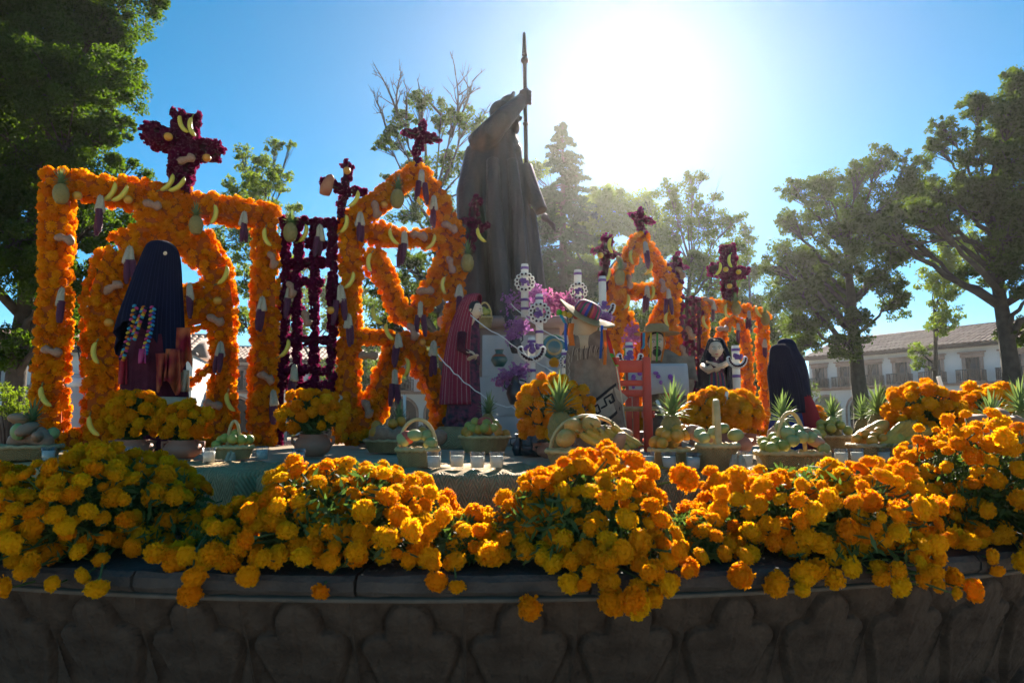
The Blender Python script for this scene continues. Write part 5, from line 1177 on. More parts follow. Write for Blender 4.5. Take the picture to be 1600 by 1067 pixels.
m = MB(); c = P(842, 712, 4.2); bk = thing('black_bag', 'shiny black plastic bag slumped behind the middle marigold heap', 'bag', c); m.lathe([(.10, 0), (.115, .02), (.11, .10), (.095, .17), (.075, .20), (.05, .19), (.02, .185), (.001, .185)], n=40, wob=lambda a, s: 1 + .10 * math.sin(7 * a + 4 * s) + .05 * math.sin(13 * a + 9 * s)); mat('plastic_black', (.012, .012, .014), rough=.22, spec=.6, bump=.5, scale=14); m.build('sack', 'plastic_black', bk)
# plates, picture and basket on the altar
mat('plate_blue', (.03, .09, .10), rough=.25, spec=.6, uvcol=uv_bands([(0, (.10, .20, .10)), (.3, (.02, .10, .12)), (.55, (.25, .18, .05)), (.7, (.02, .06, .05))], 'Y', 1))
c = P(866, 560, 5.95); pl_ = thing('painted_plate', 'dark painted plate leaning on the altar behind the serape', 'plate', c); m = MB(); m.lathe([(.11, .0), (.10, -.006), (.06, -.014), (.001, -.016)], n=36); m.v = [(x, z * 1.0, y + .10) for x, y, z in m.v]; m.build('dish', 'plate_blue', pl_)
c = P(862, 612, 5.7); vp = thing('white_vase', 'white vase with one orange bloom on the altar step', 'vase', c); m = MB(); m.lathe([(.045, 0), (.05, .02), (.035, .10), (.055, .20), (.05, .195), (.03, .1)], n=24); m.build('body', 'white_cloth', vp); spawn('marigold', NEAR[2], vp, (.02, -.02, .24), orient((0, -1, .4)), .04)
# decorated candles with rosettes
def rosette_candle(label, px, ytop, ybot, Yd, ry, rr, shape='ring', rows=2):
    c = P(px, ybot, Yd); t = thing('decorated_candle', label, 'candle', c, 0, 'tall white candles with purple studded rosettes'); z1 = P(px, ytop, Yd).z - c.z; w = pix(6, Yd)
    m = MB(); m.lathe([(w, 0), (w, z1 - .02), (w * .9, z1), (.001, z1)], n=16); m.build('shaft', 'wax', t); zr = P(px, ry, Yd).z - c.z; r = pix(rr, Yd) * .72
    for zz in (z1 - .05, zr - r - .08, max(.06, zr - r - .2)): m = MB(); m.lathe([(w * 1.08, zz), (w * 1.08, zz + .024)], n=16); m.build('paper_band', 'violet', t)
    n = 13; a0, a1 = (0, 2 * math.pi) if shape == 'ring' else (math.pi * 1.02, math.pi * 1.98)
    for i in range(n):
        a = a0 + (a1 - a0) * (i / (n if shape == 'ring' else n - 1)); x, z = r * .82 * math.cos(a), zr + r * .82 * math.sin(a)
        m = MB(); m.ball((x, -.03, z), (r * .25, .02, r * .25), 10); p_ = m.build('petal', 'wax', t)
        m = MB(); m.ball((x * .98, -.052, zr + (z - zr) * .98), (r * .115, .012, r * .115), 8); m.build('stud', 'purple_core', p_)
    m = MB()
    for i in range(14): a = U(0, 6.28); q = U(0, .45) * r; m.ball((q * math.cos(a), -.045 + U(-.01, .01), zr + q * math.sin(a)), (r * .16, .012, r * .16), 6)
    m.build('tinsel_heart', 'violet', t)
rosette_candle('tallest rosette candle on altar, left of the staff foot', 820, 413, 495, 6.1, 442, 22); rosette_candle('rosette candle in the middle of the altar, near the pink spray', 843, 460, 555, 5.95, 490, 24)
rosette_candle('lower altar candle with half-moon studded collar', 831, 527, 640, 5.7, 545, 30, 'moon'); rosette_candle('rosette candle above the palm hat crown', 904, 422, 545, 6.3, 456, 20)
rosette_candle('striped candle with half-moon collar by the far gable edge', 943, 432, 560, 6.0, 478, 26, 'moon'); rosette_candle('candle with half-moon collar above the red chair back', 985, 535, 640, 5.7, 556, 28, 'moon')
rosette_candle('candle with crescent wreath beside the black shawl woman', 1153, 540, 650, 6.0, 560, 22, 'moon'); rosette_candle('small studded candle beside the painted plate', 884, 546, 610, 5.65, 566, 14)
def taper(label, px, y0, y1, Yd, px2=None, grp=None):
    c = P(px, y1, Yd); t = thing('taper_candle', label, 'candle', c, 0, grp); e = P(px2 or px, y0, Yd) - c; m = MB(); m.tube([(0, 0, 0), e * .5, e], [.011, .0105, .010], 12); m.build('wax_shaft', 'wax', t); m = MB(); m.tube([e, e * 1.012 + Vector((.001, 0, .006))], .0015, 4); m.build('wick', 'hair', t)
taper('upright white taper candle before the marigold gable opening', 632, 617, 690, 4.6); taper('leaning white taper candle stuck in the marigold vase, far right', 1500, 588, 692, 3.55, 1466)
taper('white taper candle slanting across the round marigold vase', 1123, 612, 690, 3.9, 1136); taper('short white taper slanting between red chair and pineapple', 1041, 625, 655, 4.1, 1026); taper('thin white taper behind the marigold vase by the lattice', 446, 615, 690, 4.6)
# strings of white twine
for lab, pts, Yd in (('white twine sagging from the red shawl figure to the serape', [(735, 492), (790, 530), (830, 560), (870, 583)], 5.0), ('white twine sagging low before the altar to the marigold vase', [(684, 552), (716, 588), (760, 622), (800, 636), (840, 656)], 4.9), ('short white twine between the candles on the altar', [(798, 475), (835, 505), (868, 525), (895, 538)], 5.6), ('white twine above the hedge seen through the gable frame', [(560, 676), (600, 670), (640, 678), (690, 668)], 6.8)):
    c = P(*pts[0], Yd); m = MB(); pp = [P(x, y, Yd) - c for x, y in pts]; q = []
    for i in range(len(pp) - 1): q += [pp[i].lerp(pp[i + 1], f / 5) + Vector((0, U(-.004, .004), U(-.008, .008) - .01 * math.sin(f / 5 * math.pi))) for f in range(5)]
    m.tube(q + [pp[-1]], .0042, 5); tag(m.build('twine', 'rope_white', None, c), lab, 'string')
# ------------------------------------------------------------------ red chair
cy_ = 4.75; cb = P(990, 706, cy_); cb.z = DECK; ch = thing('red_chair', 'red painted wooden ladder-back chair beside the serape figure', 'chair', cb)
def zz(py): return P(990, py, cy_).z - DECK
def cx(px): return P(px, 620, cy_).x - cb.x
for x in (962, 1011): m = MB(); m.box((cx(x), 0, zz(558) / 2), (.055, .05, zz(558)), bev=.006); m.build('back_post', 'red_wood', ch)
for (y0, y1) in ((563, 582), (594, 603), (609, 620), (694, 698)): m = MB(); m.box(((cx(962) + cx(1011)) / 2, 0, (zz(y0) + zz(y1)) / 2), (cx(1011) - cx(962) - .056, .026, zz(y0) - zz(y1)), bev=.004); m.build('slat', 'red_wood', ch)
for x in (965, 1030): m = MB(); m.box((cx(x), .36, zz(640) / 2), (.045, .045, zz(640)), bev=.005); m.build('leg', 'red_wood', ch)
for x in (963, 1020): m = MB(); m.box((cx(x), .18, zz(640) - .03), (.03, .33, .05)); m.build('seat_rail', 'red_wood', ch); m = MB(); m.box((cx(x), .18, zz(690)), (.022, .33, .024)); m.build('stretcher', 'red_wood', ch)
m = MB(); m.box(((cx(962) + cx(1020)) / 2, .2, zz(638)), (.33, .38, .03), bev=.01); m.build('seat', 'straw_dark', ch)

# ================================================================== FRUIT AND HANGING OFFERINGS
def blade(m, p, d, L, w, droop, mi=0, n=5):
    d = Vector(d).normalized(); sd_ = d.cross(Vector((0, 0, 1))); sd_ = sd_.normalized() if sd_.length > .01 else Vector((1, 0, 0)); up = sd_.cross(d); vs_ = []
    for i in range(n + 1):
        f = i / n; c = Vector(p) + d * L * f - Vector((0, 0, 1)) * droop * f * f * L; ww = w * (1 - f) ** .7 * (1 if f else .8); vs_ += [c - sd_ * ww + up * ww * .35, c, c + sd_ * ww + up * ww * .35]
    m.add(vs_, [f for i in range(n) for f in ([3 * i, 3 * i + 1, 3 * i + 4, 3 * i + 3], [3 * i + 1, 3 * i + 2, 3 * i + 5, 3 * i + 4])], mi)
def pineapple_meshes(seed):
    rg = random.Random(seed); body = MB(); n, k = 36, 26; vs_ = []
    for i in range(k + 1):                       # body of unit height, ridged into eyes
        s_ = i / k; r = .36 * (math.sin(math.pi * (.06 + .90 * s_)) ** .45)
        for j in range(n): a = 2 * math.pi * j / n; e = abs(math.sin(4 * a + s_ * 13)) * abs(math.sin(4 * a - s_ * 13)); q = r + .035 * e - .012; vs_.append((q * math.cos(a), q * math.sin(a), s_))
    body.add(vs_, [[i * n + j, i * n + (j + 1) % n, (i + 1) * n + (j + 1) % n, (i + 1) * n + j] for i in range(k) for j in range(n)] + [list(range(n - 1, -1, -1)), list(range(k * n, k * n + n))])
    cr = MB()
    for i in range(46):
        f = i / 46; a = i * 2.4; el = .25 + 1.2 * f; d = (math.cos(a) * math.cos(el), math.sin(a) * math.cos(el), math.sin(el)); blade(cr, (d[0] * .08, d[1] * .08, .97 + .25 * f), d, (.42 + .5 * f) * rg.uniform(.85, 1.15), .075 - .02 * f, .35 - .25 * f)
    return body.mesh('body', 'pine_skin'), cr.mesh('crown', 'pine_leaf')
PINE = [pineapple_meshes(q) for q in range(3)]
def pineapple(label, p, h, rot=(0, 0, 0), grp='pineapples', crown=1.0):
    t = thing('pineapple', label, 'pineapple', p, 0, grp); t.rotation_euler = rot; bm, cm = PINE[R.randrange(3)]
    o = obj('body', bm, t); o.scale = (h, h, h); o = obj('leaf_crown', cm, t); o.scale = (h * crown,) * 3; o.location = (0, 0, h * (1 - crown)); return t
def banana_mesh(mats_):
    m = MB(); pts = []; rad = []
    for i in range(11): a = -1.0 + 2.0 * i / 10; pts.append((.5 * math.sin(a) / .84, 0, .42 * (1 - math.cos(a)))); rad.append(.105 * (1 - abs(i / 10 * 2 - 1) ** 3.5) ** .6 + .012)
    m.tube(pts, rad, 7, 0); a = -1.0; m.tube([pts[0], (pts[0][0] - .13, 0, pts[0][2] + .11)], [.03, .034], 6, 1); m.tube([pts[-1], (pts[-1][0] + .02, 0, pts[-1][2] + .02)], [.028, .02], 6, 1)
    return m.mesh('banana', mats_)
BAN = banana_mesh(['banana', 'banana_tip']); BANR = banana_mesh(['ripe_banana', 'banana_tip'])
def corn_meshes():
    cob = MB(); n, k = 14, 22; vs_ = []
    for i in range(k + 1):
        s_ = i / k; r = .082 * (1 - .75 * max(0, s_ - .55) ** 1.6 / .45 ** 1.6 * .75)
        for j in range(n): a = 2 * math.pi * j / n; q = r + (.007 if (i + j) % 2 else -.004); vs_.append((q * math.cos(a), q * math.sin(a), -.38 - .62 * s_))
    cob.add(vs_, [[i * n + j, (i + 1) * n + j, (i + 1) * n + (j + 1) % n, i * n + (j + 1) % n] for i in range(k) for j in range(n)] + [list(range(k * n, k * n + n))])
    hk = MB(); hk.tube([(0, 0, 0), (0, 0, -.1), (0, 0, -.25), (0, 0, -.40), (0, 0, -.46)], [.03, .045, .072, .092, .07], 9)
    for i in range(5): a = i * 1.3; blade(hk, (.02 * math.cos(a), .02 * math.sin(a), -.05), (math.cos(a) * .18, math.sin(a) * .18, -1), .42, .045, .0)
    return cob.mesh('cob', 'corn_purple'), hk.mesh('husk', 'husk')
COB, HUSK = corn_meshes()
def corn_pair(label, p, h, n=None, grp='purple corn bundles'):
    t = thing('corn_bundle', label, 'corn', p, 0, grp)
    for k, s_ in enumerate((-1, 1)):
        for nm, me in (('husk', HUSK), ('cob', COB)): o = obj(nm, me, t); o.scale = (h, h, h * U(.92, 1.08)); o.rotation_euler = (U(-.04, .04), s_ * U(.07, .14), U(0, 6)); o.location = (s_ * .035 * h, 0, 0)
    m = MB(); m.tube([(-.03 * h, 0, -.01), (0, -.02 * h, .02 * h), (.03 * h, 0, -.01)], .02 * h, 5); m.build('tie', 'husk', t); return t
def squash_mesh(seed):
    rg = random.Random(seed); m = MB(); pts = [(-.5, 0, 0), (-.42, 0, .02), (-.25, 0, .05), (-.05, 0, .02), (.1, 0, -.02), (.3, 0, .0), (.44, 0, .06), (.5, 0, .09)]; rad = [.03, .14, .22, .17 + rg.uniform(-.04, .02), .16, .25 + rg.uniform(-.03, .04), .17, .03]
    m.tube(pts, rad, 14); m.v = [(x, y * .8, z + .05 * math.sin(5 * x + seed)) for x, y, z in m.v]; return m.mesh('tan_squash', 'squash_tan')
SQ = [squash_mesh(q) for q in range(4)]
ords_ = ['leftmost'] + [q + ' from the left' for q in 'second third fourth fifth sixth seventh'.split()]
def on(pl, px, py, dep=.12): return pl.at(px, py, dep + .055)
GATE, GABLE, LAT, FGATE, FGABLE, FLAT = 'near marigold gate', 'near gable frame', 'near purple lattice', 'far marigold gate', 'far gable frame', 'far purple strands'
def hang_bananas(pl, items, grp, dep=.10, L=None):
    for (x, y, ang, n, lab) in items:
        sc = L or .165; p = on(pl, x, y, dep)
        for q in range(n):
            o = obj('banana', BAN, None, p + Vector((.075 * (q - (n - 1) / 2), 0, -.02 * q))); o.scale = (sc,) * 3; o.rotation_euler = (0, math.radians(ang + 14 * q), 0); o['label'] = ('' if n == 1 else ('first ' if q == 0 else 'second ')) + lab; o['category'] = 'banana'; o['group'] = grp
hang_bananas(PG, [(183, 302, -60, 2, 'yellow banana of the pair on the gate beam near the pineapple'), (290, 196, 62, 2, 'yellow banana of the pair at the top of the thick cross'), (272, 288, -55, 2, 'yellow banana of the pair at the foot of the thick cross'),
    (337, 336, -80, 1, 'upright banana on the gate beam right of the pineapple'), (414, 372, 70, 1, 'banana near the top of the inner gate post'), (352, 432, -65, 1, 'banana on the right shoulder of the near arch'), (146, 552, 80, 1, 'banana low on the left leg of the near arch'),
    (67, 622, 60, 1, 'banana near the foot of the outer gate post'), (356, 630, 65, 1, 'banana low on the right leg of the near arch'), (142, 668, 60, 1, 'banana on the gate base left of the clay pots')], 'bananas tied to the near gate')
hang_bananas(PA, [(541, 351, -75, 1, 'banana on the left shoulder of the near gable'), (612, 372, 60, 1, 'banana left on the near gable crossbar'), (676, 380, -60, 1, 'banana right on the near gable crossbar'), (575, 410, 88, 1, 'banana below the near gable left shoulder'), (549, 440, -62, 1, 'banana on the near gable left leg by the corn'), (652, 308, 80, 1, 'banana hanging inside the near gable peak'),
    (586, 496, 60, 1, 'big banana in the left triangle of the near gable'), (605, 520, 65, 1, 'banana at the centre of the gable star braces'), (638, 574, -85, 1, 'banana under the gable star braces'), (691, 446, 88, 1, 'banana on the near gable right leg'), (556, 313, -60, 1, 'banana hanging from the arm of the thin cross'), (749, 369, 60, 1, 'banana hanging before the statue robe')], 'bananas tied to the near gable')
hang_bananas(PL, [(477, 366, -70, 1, 'banana at the top of the near purple lattice'), (448, 546, -65, 1, 'banana low on the left side of the purple lattice')], 'bananas tied to the lattice', .05)
hang_bananas(QA, [(985, 402, 85, 1, 'banana under the far gable peak, left slope'), (1021, 458, -80, 1, 'banana on the far gable crossbar'), (1016, 421, -60, 1, 'banana inside the far gable peak opening'), (982, 472, -75, 1, 'banana below the far gable crossbar, left end'), (951, 432, -65, 1, 'banana on the far gable left shoulder'), (952, 384, 85, 1, 'banana on the small cross holding one orange'), (1040, 500, 85, 1, 'banana on the far gable right leg')], 'bananas tied to the far gable')
hang_bananas(QG, [(1133, 486, 85, 1, 'banana mid beam on the far gate'), (1183, 488, 65, 1, 'banana at the right end of the far gate beam'), (1100, 505, 70, 1, 'banana on the far gate left post'), (1125, 421, -70, 1, 'banana on the left arm of the chunky far cross'), (1139, 408, 85, 1, 'banana high on the chunky far cross')], 'bananas tied to the far gate')
for pl, h, items in ((PG, .29, [(157, 306, 'left part of the gate beam'), (203, 385, 'arch, upper left beside the navy shawl'), (296, 443, 'arch, right of the navy shawl'), (382, 331, 'right end of the gate beam'), (97, 450, 'outer gate post at mid height'), (410, 464, 'inner gate post at mid height'), (345, 534, 'right leg of the near arch'), (427, 610, 'foot of the inner gate post')]),
                     (PA, .30, [(659, 266, 'peak of the near gable'), (678, 306, 'right slope of the near gable'), (563, 332, 'left shoulder of the near gable'), (632, 362, 'middle of the near gable crossbar'), (532, 446, 'left leg of the near gable, upper'), (545, 491, 'left leg of the near gable, lower'), (657, 472, 'upper right brace of the gable star'), (678, 533, 'right leg of the near gable near red shawl'), (622, 522, 'centre of the gable star'), (617, 578, 'tip under the gable star'), (531, 618, 'foot of the near gable left leg'), (718, 445, 'near gable right edge by the statue')]),
                     (PL, .29, [(500, 352, 'top right of the near purple lattice'), (453, 447, 'left side of the near purple lattice'), (460, 570, 'bottom of the near purple lattice')]),
                     (QA, .28, [(1008, 378, 'peak of the far gable'), (1011, 447, 'crossbar of the far gable'), (1044, 452, 'right shoulder of the far gable')]),
                     (QG, .28, [(1114, 470, 'left part of the far gate beam'), (1170, 486, 'right part of the far gate beam'), (1153, 505, 'arch of the far gate'), (1195, 530, 'right post of the far gate')])):
    for (x, y, where) in items: corn_pair('pair of purple corn cobs on the ' + where, on(pl, x, y, .10 if pl is not PL else .06), h * U(.85, 1.12))
for pl, h, items in ((PG, .15, [(95, 318, 'pineapple on the top corner of the near gate'), (306, 366, 'pineapple on the gate beam under the thick cross')]), (PA, .17, [(620, 325, 'pineapple on the left slope of the near gable'), (730, 425, 'pineapple hanging beside the statue robe')]), (PL, .16, [(453, 377, 'pineapple on the top corner of the purple lattice')]),
                     (QG, .16, [(1151, 492, 'pineapple on the far gate beam below the chunky cross'), (1196, 508, 'pineapple on the outer corner of the far gate')]), (QA, .16, [(968, 445, 'pineapple on the far gable left shoulder')])):
    for (x, y, lab) in items: pineapple(lab, on(pl, x, y, .13), h, (U(-.1, .1), U(-.06, .06), 0), 'pineapples tied to the flower frames', .85)
for pl, L, items in ((PG, .155, [(237, 320, 20, 'gate beam left of the pineapple'), (100, 374, 15, 'outer gate post, upper'), (176, 450, -40, 'left side of the near arch'), (80, 549, 0, 'outer gate post, lower'), (336, 500, 30, 'right leg of the near arch'), (425, 406, 70, 'inner gate post, upper'), (415, 590, 20, 'inner gate post, lower'), (332, 632, 0, 'foot of the arch right leg'), (290, 250, -15, 'middle of the thick purple cross')]),
                     (PA, .17, [(587, 327, 80, 'left slope of the near gable'), (654, 369, 10, 'near gable crossbar, right part'), (702, 355, 20, 'near gable right shoulder'), (704, 414, 60, 'near gable right leg'), (664, 455, 0, 'upper right brace of the star'), (644, 518, 65, 'right of the star centre'), (573, 638, 60, 'lower left brace of the star'), (575, 556, -10, 'gap left of the star centre')]), (PL, .15, [(478, 497, 75, 'purple lattice at mid height'), (454, 452, 70, 'purple lattice left strand')]),
                     (QA, .16, [(970, 410, 60, 'far gable left slope'), (1035, 446, 80, 'far gable right shoulder'), (1063, 426, 50, 'stubby purple cross'), (983, 440, 70, 'far gable crossbar left end')]), (QL, .17, [(1078, 520, 70, 'far purple strands, upper'), (1067, 550, 80, 'far purple strands, lower')]), (QG, .15, [(1129, 514, 0, 'left side of the far arch'), (1106, 470, 30, 'far gate beam left end'), (1150, 600, 80, 'right leg of the far arch')])):
    for k, (x, y, a, where) in enumerate(items):
        o = obj('tan_squash', SQ[k % 4], None, on(pl, x, y, .10)); o.scale = (L,) * 3; o.rotation_euler = (0, math.radians(a), 0); tag(o, 'lumpy tan squash tied to the ' + where, 'squash', 'squashes tied to the flower frames')
c = on(PA, 513, 290, .02); m = MB(); m.tube([(-.03, 0, -.09), (-.03, 0, -.08), (-.02, 0, -.03), (.0, 0, .03), (.02, 0, .08), (.025, 0, .1)], [.01, .045, .055, .045, .035, .008], 14); tag(m.build('long_squash', 'squash_red', None, c), 'long reddish squash tied to the arm of the thin purple cross', 'squash')
ORM = MB().ball((0, 0, 0), 1, 16, fn=lambda d: 1 - .05 * (abs(d.z) > .93)).mesh('orange', 'orange_skin'); LIM = MB().ball((0, 0, 0), (1, 1, .95), 14).mesh('guava', 'lime_skin')
CHA = MB().ball((0, 0, 0), (.8, .8, 1.15), 18, fn=lambda d: 1 + .035 * math.cos(5 * math.atan2(d.y, d.x)) - .2 * max(0, d.z)).mesh('chayote', 'chayote'); PAP = MB().ball((0, 0, 0), (.75, .75, 1.5), 16, fn=lambda d: 1 - .25 * max(0, d.z)).mesh('papaya', 'papaya')
APP = MB().ball((0, 0, 0), 1, 16, fn=lambda d: 1 - .22 * max(0, abs(d.z) - .75) * 4 * .5).mesh('apple', 'apple_red'); YAM = MB().ball((0, 0, 0), (.65, .65, 1.6), 14, fn=lambda d: 1 + .06 * math.sin(6 * d.z + 3 * d.x)).mesh('yam', 'yam')
for pl, x, y, lab in ((PG, 263, 214, 'orange on the left arm of the thick cross'), (PG, 323, 247, 'orange under the right arm of the thick cross'), (PG, 200, 312, 'orange on the gate beam beside the banana pair'), (PG, 121, 306, 'orange on the gate beam beside the corner pineapple'), (PG, 170, 504, 'guava yellow fruit on the left leg of the arch'), (PG, 340, 470, 'small fruit on the right shoulder of the arch'), (PA, 542, 267, 'orange at the top of the thin cross'), (PA, 517, 485, 'orange on the edge of the purple lattice'), (PA, 600, 320, 'greenish orange on the near gable left slope'), (PA, 660, 535, 'green orange low right of the star centre'), (QA, 938, 399, 'orange on the arm of the small far cross'), (QG, 1134, 421, 'orange at the centre of the chunky far cross'), (QG, 1140, 447, 'orange at the foot of the chunky far cross'), (QG, 1154, 425, 'orange on the right arm of the chunky far cross')):
    o = obj('orange', ORM, None, on(pl, x, y, .09)); o.scale = (.034,) * 3; tag(o, lab, 'fruit', 'fruits tied to the flower frames')

# ------------------------------------------------------------------ baskets
def weave_body(rx, ry, h, flare=1.18, rect=False):
    m = MB(); n, k = 72, 12; vs_ = []; uv = []
    for i in range(k + 1):
        s_ = i / k; f = 1 / flare + (1 - 1 / flare) * s_ ** .8
        for j in range(n):
            a = 2 * math.pi * j / n; w = .0035 * math.sin(n * a / 4 + math.pi * i) ; cx_, sy_ = math.cos(a), math.sin(a)
            if rect: p = 5.0; q = (abs(cx_) ** p + abs(sy_) ** p) ** (-1 / p); cx_, sy_ = cx_ * q, sy_ * q
            vs_.append(((rx * f + w) * cx_, (ry * f + w) * sy_, h * s_))
    fs = [[i * n + j, i * n + (j + 1) % n, (i + 1) * n + (j + 1) % n, (i + 1) * n + j] for i in range(k) for j in range(n)] + [list(range(n - 1, -1, -1))]
    o = len(vs_); vs_ += [(x * .93, y * .93, h * .72) for x, y, z in vs_[k * n:k * n + n]]; fs += [[k * n + j, k * n + (j + 1) % n, o + (j + 1) % n, o + j] for j in range(n)]; fs.append([o + j for j in range(n)])
    uv = [(j / n, i / k * 1.0) for i in range(k + 1) for j in range(n)] + [(0, 0)] * n; m.add(vs_, fs, 0, uv); r = MB(); r.tube([(rx * (math.cos(a) if not rect else math.cos(a) * (abs(math.cos(a)) ** 5 + abs(math.sin(a)) ** 5) ** -.2), ry * (math.sin(a) if not rect else math.sin(a) * (abs(math.cos(a)) ** 5 + abs(math.sin(a)) ** 5) ** -.2), h + .004 * math.sin(20 * a)) for a in [2 * math.pi * i / 48 for i in range(49)]], .011, 6)
    return m, r
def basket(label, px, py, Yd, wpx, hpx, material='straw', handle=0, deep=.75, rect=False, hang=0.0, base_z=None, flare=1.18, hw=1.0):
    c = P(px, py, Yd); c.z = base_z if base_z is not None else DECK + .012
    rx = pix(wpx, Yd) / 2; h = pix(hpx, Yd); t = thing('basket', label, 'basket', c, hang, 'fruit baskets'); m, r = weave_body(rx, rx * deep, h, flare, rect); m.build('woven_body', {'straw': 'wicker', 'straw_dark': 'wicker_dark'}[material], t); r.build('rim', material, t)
    if handle:
        H = pix(handle, Yd); m = MB(); pts = [(rx * hw * .92 * math.cos(a), 0, h * .6 + (H - h * .6) * math.sin(a) ** .8) for a in [math.pi * i / 18 for i in range(19)]]; m.tube(pts, .0085, 8, squash=1.6); m.build('handle', material, t)
    return t, c, rx, rx * deep, h
def fill(c, rx, ry, h, me, n, r, label, cat, grp, rot=False, zoff=0.0, x0=-1.0, x1=1.0, nm=None, layer=1.0):
    placed = []; tries = 0
    while len(placed) < n and tries < 600:
        tries += 1; x = U(x0, x1) * (rx - r * .8); y = U(-.85, .4) * (ry - r * .6); e = (x / rx) ** 2 + (y / ry) ** 2
        if e > .9: continue
        z = h * .8 + r * .7 + (1 - e) * r * 2.0 * layer + zoff + (y > 0) * r * .5
        if any((Vector((x, y, z)) - q).length < r * 1.55 for q in placed): continue
        placed.append(Vector((x, y, z)))
    ORD = 'leftmost second third fourth fifth sixth seventh eighth ninth tenth eleventh twelfth thirteenth fourteenth fifteenth'.split()
    for k, q in enumerate(sorted(placed, key=lambda v: v.x)):
        s_ = r * U(.88, 1.1); o = obj(nm or me.name.split('.')[0], me, None, c + q); o.scale = (s_,) * 3; o.rotation_euler = (U(0, 6), U(0, 6), U(0, 6)) if not rot else (math.radians(90) + U(-.3, .3), U(-.4, .4), U(-.7, .7))
        tag(o, label + (', leftmost' if k == 0 else ', rightmost' if k == len(placed) - 1 else f', {ORD[k]} from the left'), cat, grp)
B = basket('flat wide basket of squash at the far left edge', 15, 722, 3.7, 150, 20, 'straw_dark', deep=.6)
fill(*B[1:], YAM, 3, .05, 'greenish tan gourd lying in the flat far left basket', 'gourd', 'gourds in the flat left basket', rot=True, x0=-.2); fill(*B[1:], CHA, 2, .045, 'pale green chayote in the flat far left basket', 'chayote', 'chayotes in the flat left basket', x0=.3)
o = obj('tan_squash', SQ[1], None, B[1] + Vector((.12, -.03, .10))); o.scale = (.24,) * 3; tag(o, 'big tan squash resting in the flat far left basket', 'squash'); pineapple('dark pineapple lying in the flat far left basket, crown up', B[1] + Vector((.05, .05, .06)), .14, (.1, .2, 0))
B = basket('small handled basket of green limes on the left mat block', 364, 716, 3.75, 58, 18, handle=58, hang=.1, hw=.35)
fill(*B[1:], LIM, 7, .027, 'green lime in the small basket before the gate', 'lime', 'limes in the small left basket', nm='lime'); corn_pair('pair of corn cobs tied to the small lime basket, hanging down', B[1] + Vector((.03, -.10, .04)), .30)
B = basket('handled basket of squash and apple on the sunlit mat block', 652, 733, 3.15, 64, 26, handle=72)
fill(*B[1:], CHA, 5, .033, 'pale green chayote in the handled basket on the sunlit mat', 'chayote', 'chayotes in the sunlit basket'); o = obj('apple', APP, None, B[1] + Vector((-.05, 0, .13))); o.scale = (.035,) * 3; tag(o, 'single dark red apple in the basket on the sunlit mat', 'apple')
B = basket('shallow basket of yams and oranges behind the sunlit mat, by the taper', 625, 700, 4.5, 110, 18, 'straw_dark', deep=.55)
fill(*B[1:], ORM, 5, .036, 'orange in the shallow basket beside the white taper', 'orange', 'oranges in the taper basket', nm='orange', zoff=.03); o = obj('tan_squash', SQ[2], None, B[1] + Vector((-.06, -.08, .10))); o.scale = (.26,) * 3; tag(o, 'large tan squash lying in the shallow basket by the taper', 'squash'); pineapple('slim dark pineapple behind the shallow basket by the taper', B[1] + Vector((-.02, .08, .06)), .13, (0, 0, 0), crown=1.15)
o = obj('tan_squash', SQ[3], None, B[1] + Vector((.2, -.05, .11))); o.scale = (.22,) * 3; tag(o, 'smaller tan squash at the right end of the taper basket', 'squash')
B = basket('round basket heaped with oranges and a pineapple beside the altar', 757, 716, 4.45, 78, 24, deep=.85, flare=1.35)
fill(*B[1:], ORM, 12, .031, 'orange heaped in the round basket beside the altar', 'orange', 'oranges in the altar-side basket', nm='orange'); fill(*B[1:], LIM, 7, .031, 'green orange heaped in the round basket beside the altar', 'orange', 'green oranges in the altar-side basket', nm='green_orange', layer=1.5)
o = obj('apple', APP, None, B[1] + Vector((0, .0, .19))); o.scale = (.05, .05, .045); tag(o, 'dark red mango atop the oranges by the altar', 'mango'); pineapple('pineapple crowning the round basket beside the altar', B[1] + Vector((.01, .06, .11)), .14, (0.1, .08, 0), crown=1.1)
B = basket('large handled basket of bananas and papaya behind the middle marigolds', 920, 722, 3.05, 130, 26, handle=80, deep=.7)
fill(*B[1:], PAP, 3, .052, 'ripe orange papaya in the large handled banana basket', 'papaya', 'papayas in the banana basket', rot=True, x0=-.9, x1=.2); fill(*B[1:], YAM, 3, .042, 'reddish yam poking from the large handled banana basket', 'yam', 'yams in the banana basket', x0=.3)
for q in range(6):
    o = obj('banana', BANR, None, B[1] + Vector((.02 + .026 * q, -.08 + .01 * q, .115 + .012 * (q % 3)))); o.scale = (.165,) * 3; o.rotation_euler = (1.35, .40 + .03 * q, .10 + .05 * q); tag(o, 'ripe spotted banana fanned out in the large handled basket, ' + ords_[q], 'banana', 'ripe bananas in the large basket')
pineapple('biggest pineapple with wide spiky crown before the marigold vase', P(878, 700, 3.25), .17, (.05, -.05, 0), crown=1.1)
B = basket('basket heaped with oranges beneath the tall pineapple, right of the red chair', 1060, 722, 3.2, 88, 24, deep=.8)
fill(*B[1:], ORM, 14, .029, 'orange piled in the basket right of the red chair', 'orange', 'oranges in the chair-side basket', nm='orange', layer=1.4, x1=.3); o = obj('tan_squash', SQ[0], None, B[1] + Vector((.10, -.05, .13))); o.scale = (.17,) * 3; o.rotation_euler = (0, .6, 0); tag(o, 'pinkish tan squash at the right end of the chair-side basket', 'squash'); pineapple('tall grey-green pineapple rising from the chair-side basket', B[1] + Vector((-.02, .06, .08)), .15, (0.05, .05, 0), crown=1.2)
B = basket('straw basket with upright handle and bound corn, seen from its end', 1122, 733, 2.98, 78, 36, handle=105, deep=.8, hang=1.35, hw=.8)
